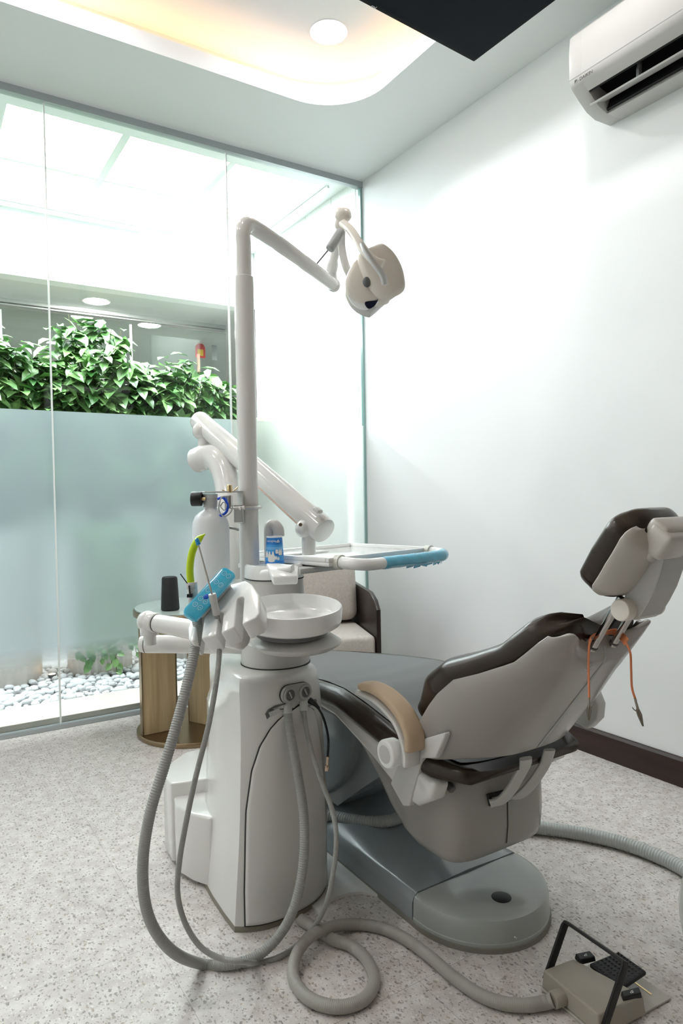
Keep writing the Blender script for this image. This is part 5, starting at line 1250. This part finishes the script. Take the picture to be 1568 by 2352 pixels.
# tread
tz = .050
t0 = onZ(1352, 2210, tz); t1 = onZ(1420, 2188, tz); t2 = onZ(1485, 2226, tz); t3 = onZ(1425, 2262, tz)
b = B(); b.prism([Vector((p.x, p.y, z)) for p, z in ((t0, .048), (t1, .054), (t2, .046), (t3, .042))], (0, 0, -.010), .004, 3); tread = b.done('pedal_tread', BLACK, fpd)
k_ = 0
b = B()
for i in range(9):
    for j in range(7):
        p = t0.lerp(t1, .08+.84*j/6).lerp(t3.lerp(t2, .08+.84*j/6), .08+.84*i/8); z = lerp(lerp(.048, .054, j/6), lerp(.042, .046, j/6), i/8)
        b.lathe([(.0028, -.001), (.0018, .0012), (.0001, .0014)], Matrix.Translation((p.x, p.y, z)), 6)
o = b.done('tread_knobs', BLACK, tread, smooth=0); 
def pbtn(corners, z0, z1, sym):
    P = [onZ(x, y, z1) for x, y in corners]; c_ = sum(P, Vector())/4
    b = B(); b.loft([[Vector((c_.x+(p.x-c_.x)*1.12, c_.y+(p.y-c_.y)*1.12, z0)) for p in P], [Vector((p.x, p.y, z1)) for p in P]]); o = b.done('pedal_button', BLACK, fpd, smooth=0, mods=(('BEVEL', dict(width=.002, segments=2)),))
    x_ = (P[1]-P[0]).normalized(); n_ = Vector((-x_.y, x_.x, 0))
    b = B(); b.bm.free(); b.bm = bmesh.new()
    for seg in sym:
        q = [c_+x_*a_+n_*c2 for a_, c2 in seg]; b.prism([Vector((p.x, p.y, z1)) for p in q], (0, 0, .0006))
    b.done('button_symbol', mat('white_print', (.8, .8, .8), .5), o, smooth=0)
sym = [[(-.004, -.003), (-.002, -.004), (-.001, -.001), (-.003, 0)], [(0, -.004), (.004, -.002), (.0035, -.001), (0, -.0025)], [(-.001, 0), (.003, 0), (.003, .002), (0, .0015)], [(.004, .0005), (.0055, .001), (.005, .003), (.0042, .003)]]
pbtn(((1321, 2190), (1354, 2183), (1366, 2196), (1332, 2204)), zp-.004, zp+.008, sym)
pbtn(((1426, 2276), (1466, 2266), (1472, 2280), (1432, 2290)), zp-.004, zp+.008, sym)
# carrying handle
hA = fp_(-.004, .012, .018); hD = fp_(LP+.004, .012, .018)
tA_ = onY(1299, 2117, hA.y); tD_ = onY(1437, 2212, hD.y)
b = B(); HP = [hA, hA.lerp(tA_, .5), hA.lerp(tA_, .93), tA_+(tD_-tA_)*.02, tA_.lerp(tD_, .06), tA_.lerp(tD_, .5), tA_.lerp(tD_, .94), tD_+(tA_-tD_)*.02, hD.lerp(tD_, .93), hD.lerp(tD_, .5), hD]
sp_ = []
for i in range(len(HP)-1):
    for k in range(4): sp_.append(HP[i].lerp(HP[i+1], k/4))
sp_.append(HP[-1]); rings = []
pl_n = (tA_-hA).cross(hD-hA).normalized()
for i, p in enumerate(sp_):
    t = (sp_[min(i+1, len(sp_)-1)]-sp_[max(i-1, 0)]).normalized(); s = pl_n; n_ = t.cross(s)
    rings.append([p+s*.0105*math.copysign(abs(cos(a))**.5, cos(a))+n_*.0035*math.copysign(abs(sin(a))**.5, sin(a)) for a in [2*pi*k/16 for k in range(16)]])
b.loft(rings); b.done('carrying_handle', mat('black_powder_coat', (.012, .012, .012), .5), fpd, smooth=50)
hs = onZ(1270, 2297, .022)
b = B(); iv_ = (onZ(1282, 2293, .022)-hs).normalized(); b.cyl(hs-iv_*.002, hs+iv_*.03, .0165, .0165, 28, bev=.002); b.done('hose_collar', PEDAL, fpd)
zf = .0145
fl_ = [(690, 2112), (725, 2133), (765, 2158), (805, 2172), (842, 2205), (859, 2252), (838, 2293), (790, 2312), (740, 2307), (697, 2283), (673, 2242), (682, 2190), (716, 2148), (765, 2128), (820, 2123), (878, 2132), (930, 2156), (985, 2196), (1040, 2243), (1095, 2281), (1150, 2303), (1205, 2309), (1250, 2303), (1268, 2297)]
pts = [onZ(x, y, zf) for x, y in fl_]
for i in (11, 12, 13): pts[i] = onZ(fl_[i][0], fl_[i][1], zf+.026 if i == 12 else zf+.014)
pts[-1].z = .020; pts[-1] = hs.copy()
b = B(); ribbed(b, pts, .0138, .0040, .0005, 18)
tag(b.done('pedal_hose', HOSE2), 'beige hose looping once on the floor towards the foot pedal', 'hose')
zf = .021
fl_ = [(700, 1872), (748, 1880), (800, 1897), (860, 1905), (930, 1905), (1040, 1900), (1150, 1896), (1243, 1902), (1330, 1914), (1420, 1934), (1500, 1962), (1570, 1996), (1640, 2045)]
pts = [onZ(x, y, zf) for x, y in fl_]
b = B(); ribbed(b, pts[6:], .0205, .0085, .0018, 20); hz_ = b
tag(hz_.done('floor_conduit', HOSE3), 'pale ribbed floor hose running from behind the chair to the right edge', 'hose')
b = B(); pts2 = [onZ(x, y, .0985) for x, y in ((735, 1858), (790, 1866), (830, 1874), (880, 1886), (930, 1890))]
pts2 = [Vector((.955, 1.99, .02)), Vector((1.02, 1.93, .030)), Vector((1.06, 1.88, .06))]
g0 = onX(752, 1868, 1.0); 
pts2 = [at(700, 1862, 2.12), at(752, 1872, 2.10), at(800, 1882, 2.06), at(850, 1888, 2.02), at(900, 1884, 2.0), at(930, 1870, 2.02)]
ribbed(b, pts2, .0175, .0085, .0015, 18); tag(b.done('chair_conduit', HOSE3), 'grey ribbed hose between the unit and the chair lifting arm', 'hose')

# pale equipment edge at the right border
eq = onZ(1600, 2190, 0); 
et = thing('equipment_cart', 'pale rounded equipment cart cut off by the right edge of the photo', 'cart', (eq.x, eq.y, 0))
cq_ = at(1640, 2120, 1.62)
b = B(); 
def eov(z, k): return oval(1.597, .822, .118*k, .118*k, z, 3.0, 40)
b.loft([eov(.02, .93), eov(.03, .97), eov(.07, 1.02), eov(.11, 1.04), eov(.15, 1.0), eov(.18, .91), eov(.195, .78), eov(.20, .5)]); b.done('cart_shell', WHITE, et)
b = B(); b.loft([eov(0, .90), eov(.02, .92)]); b.done('cart_foot', DGREY, et)
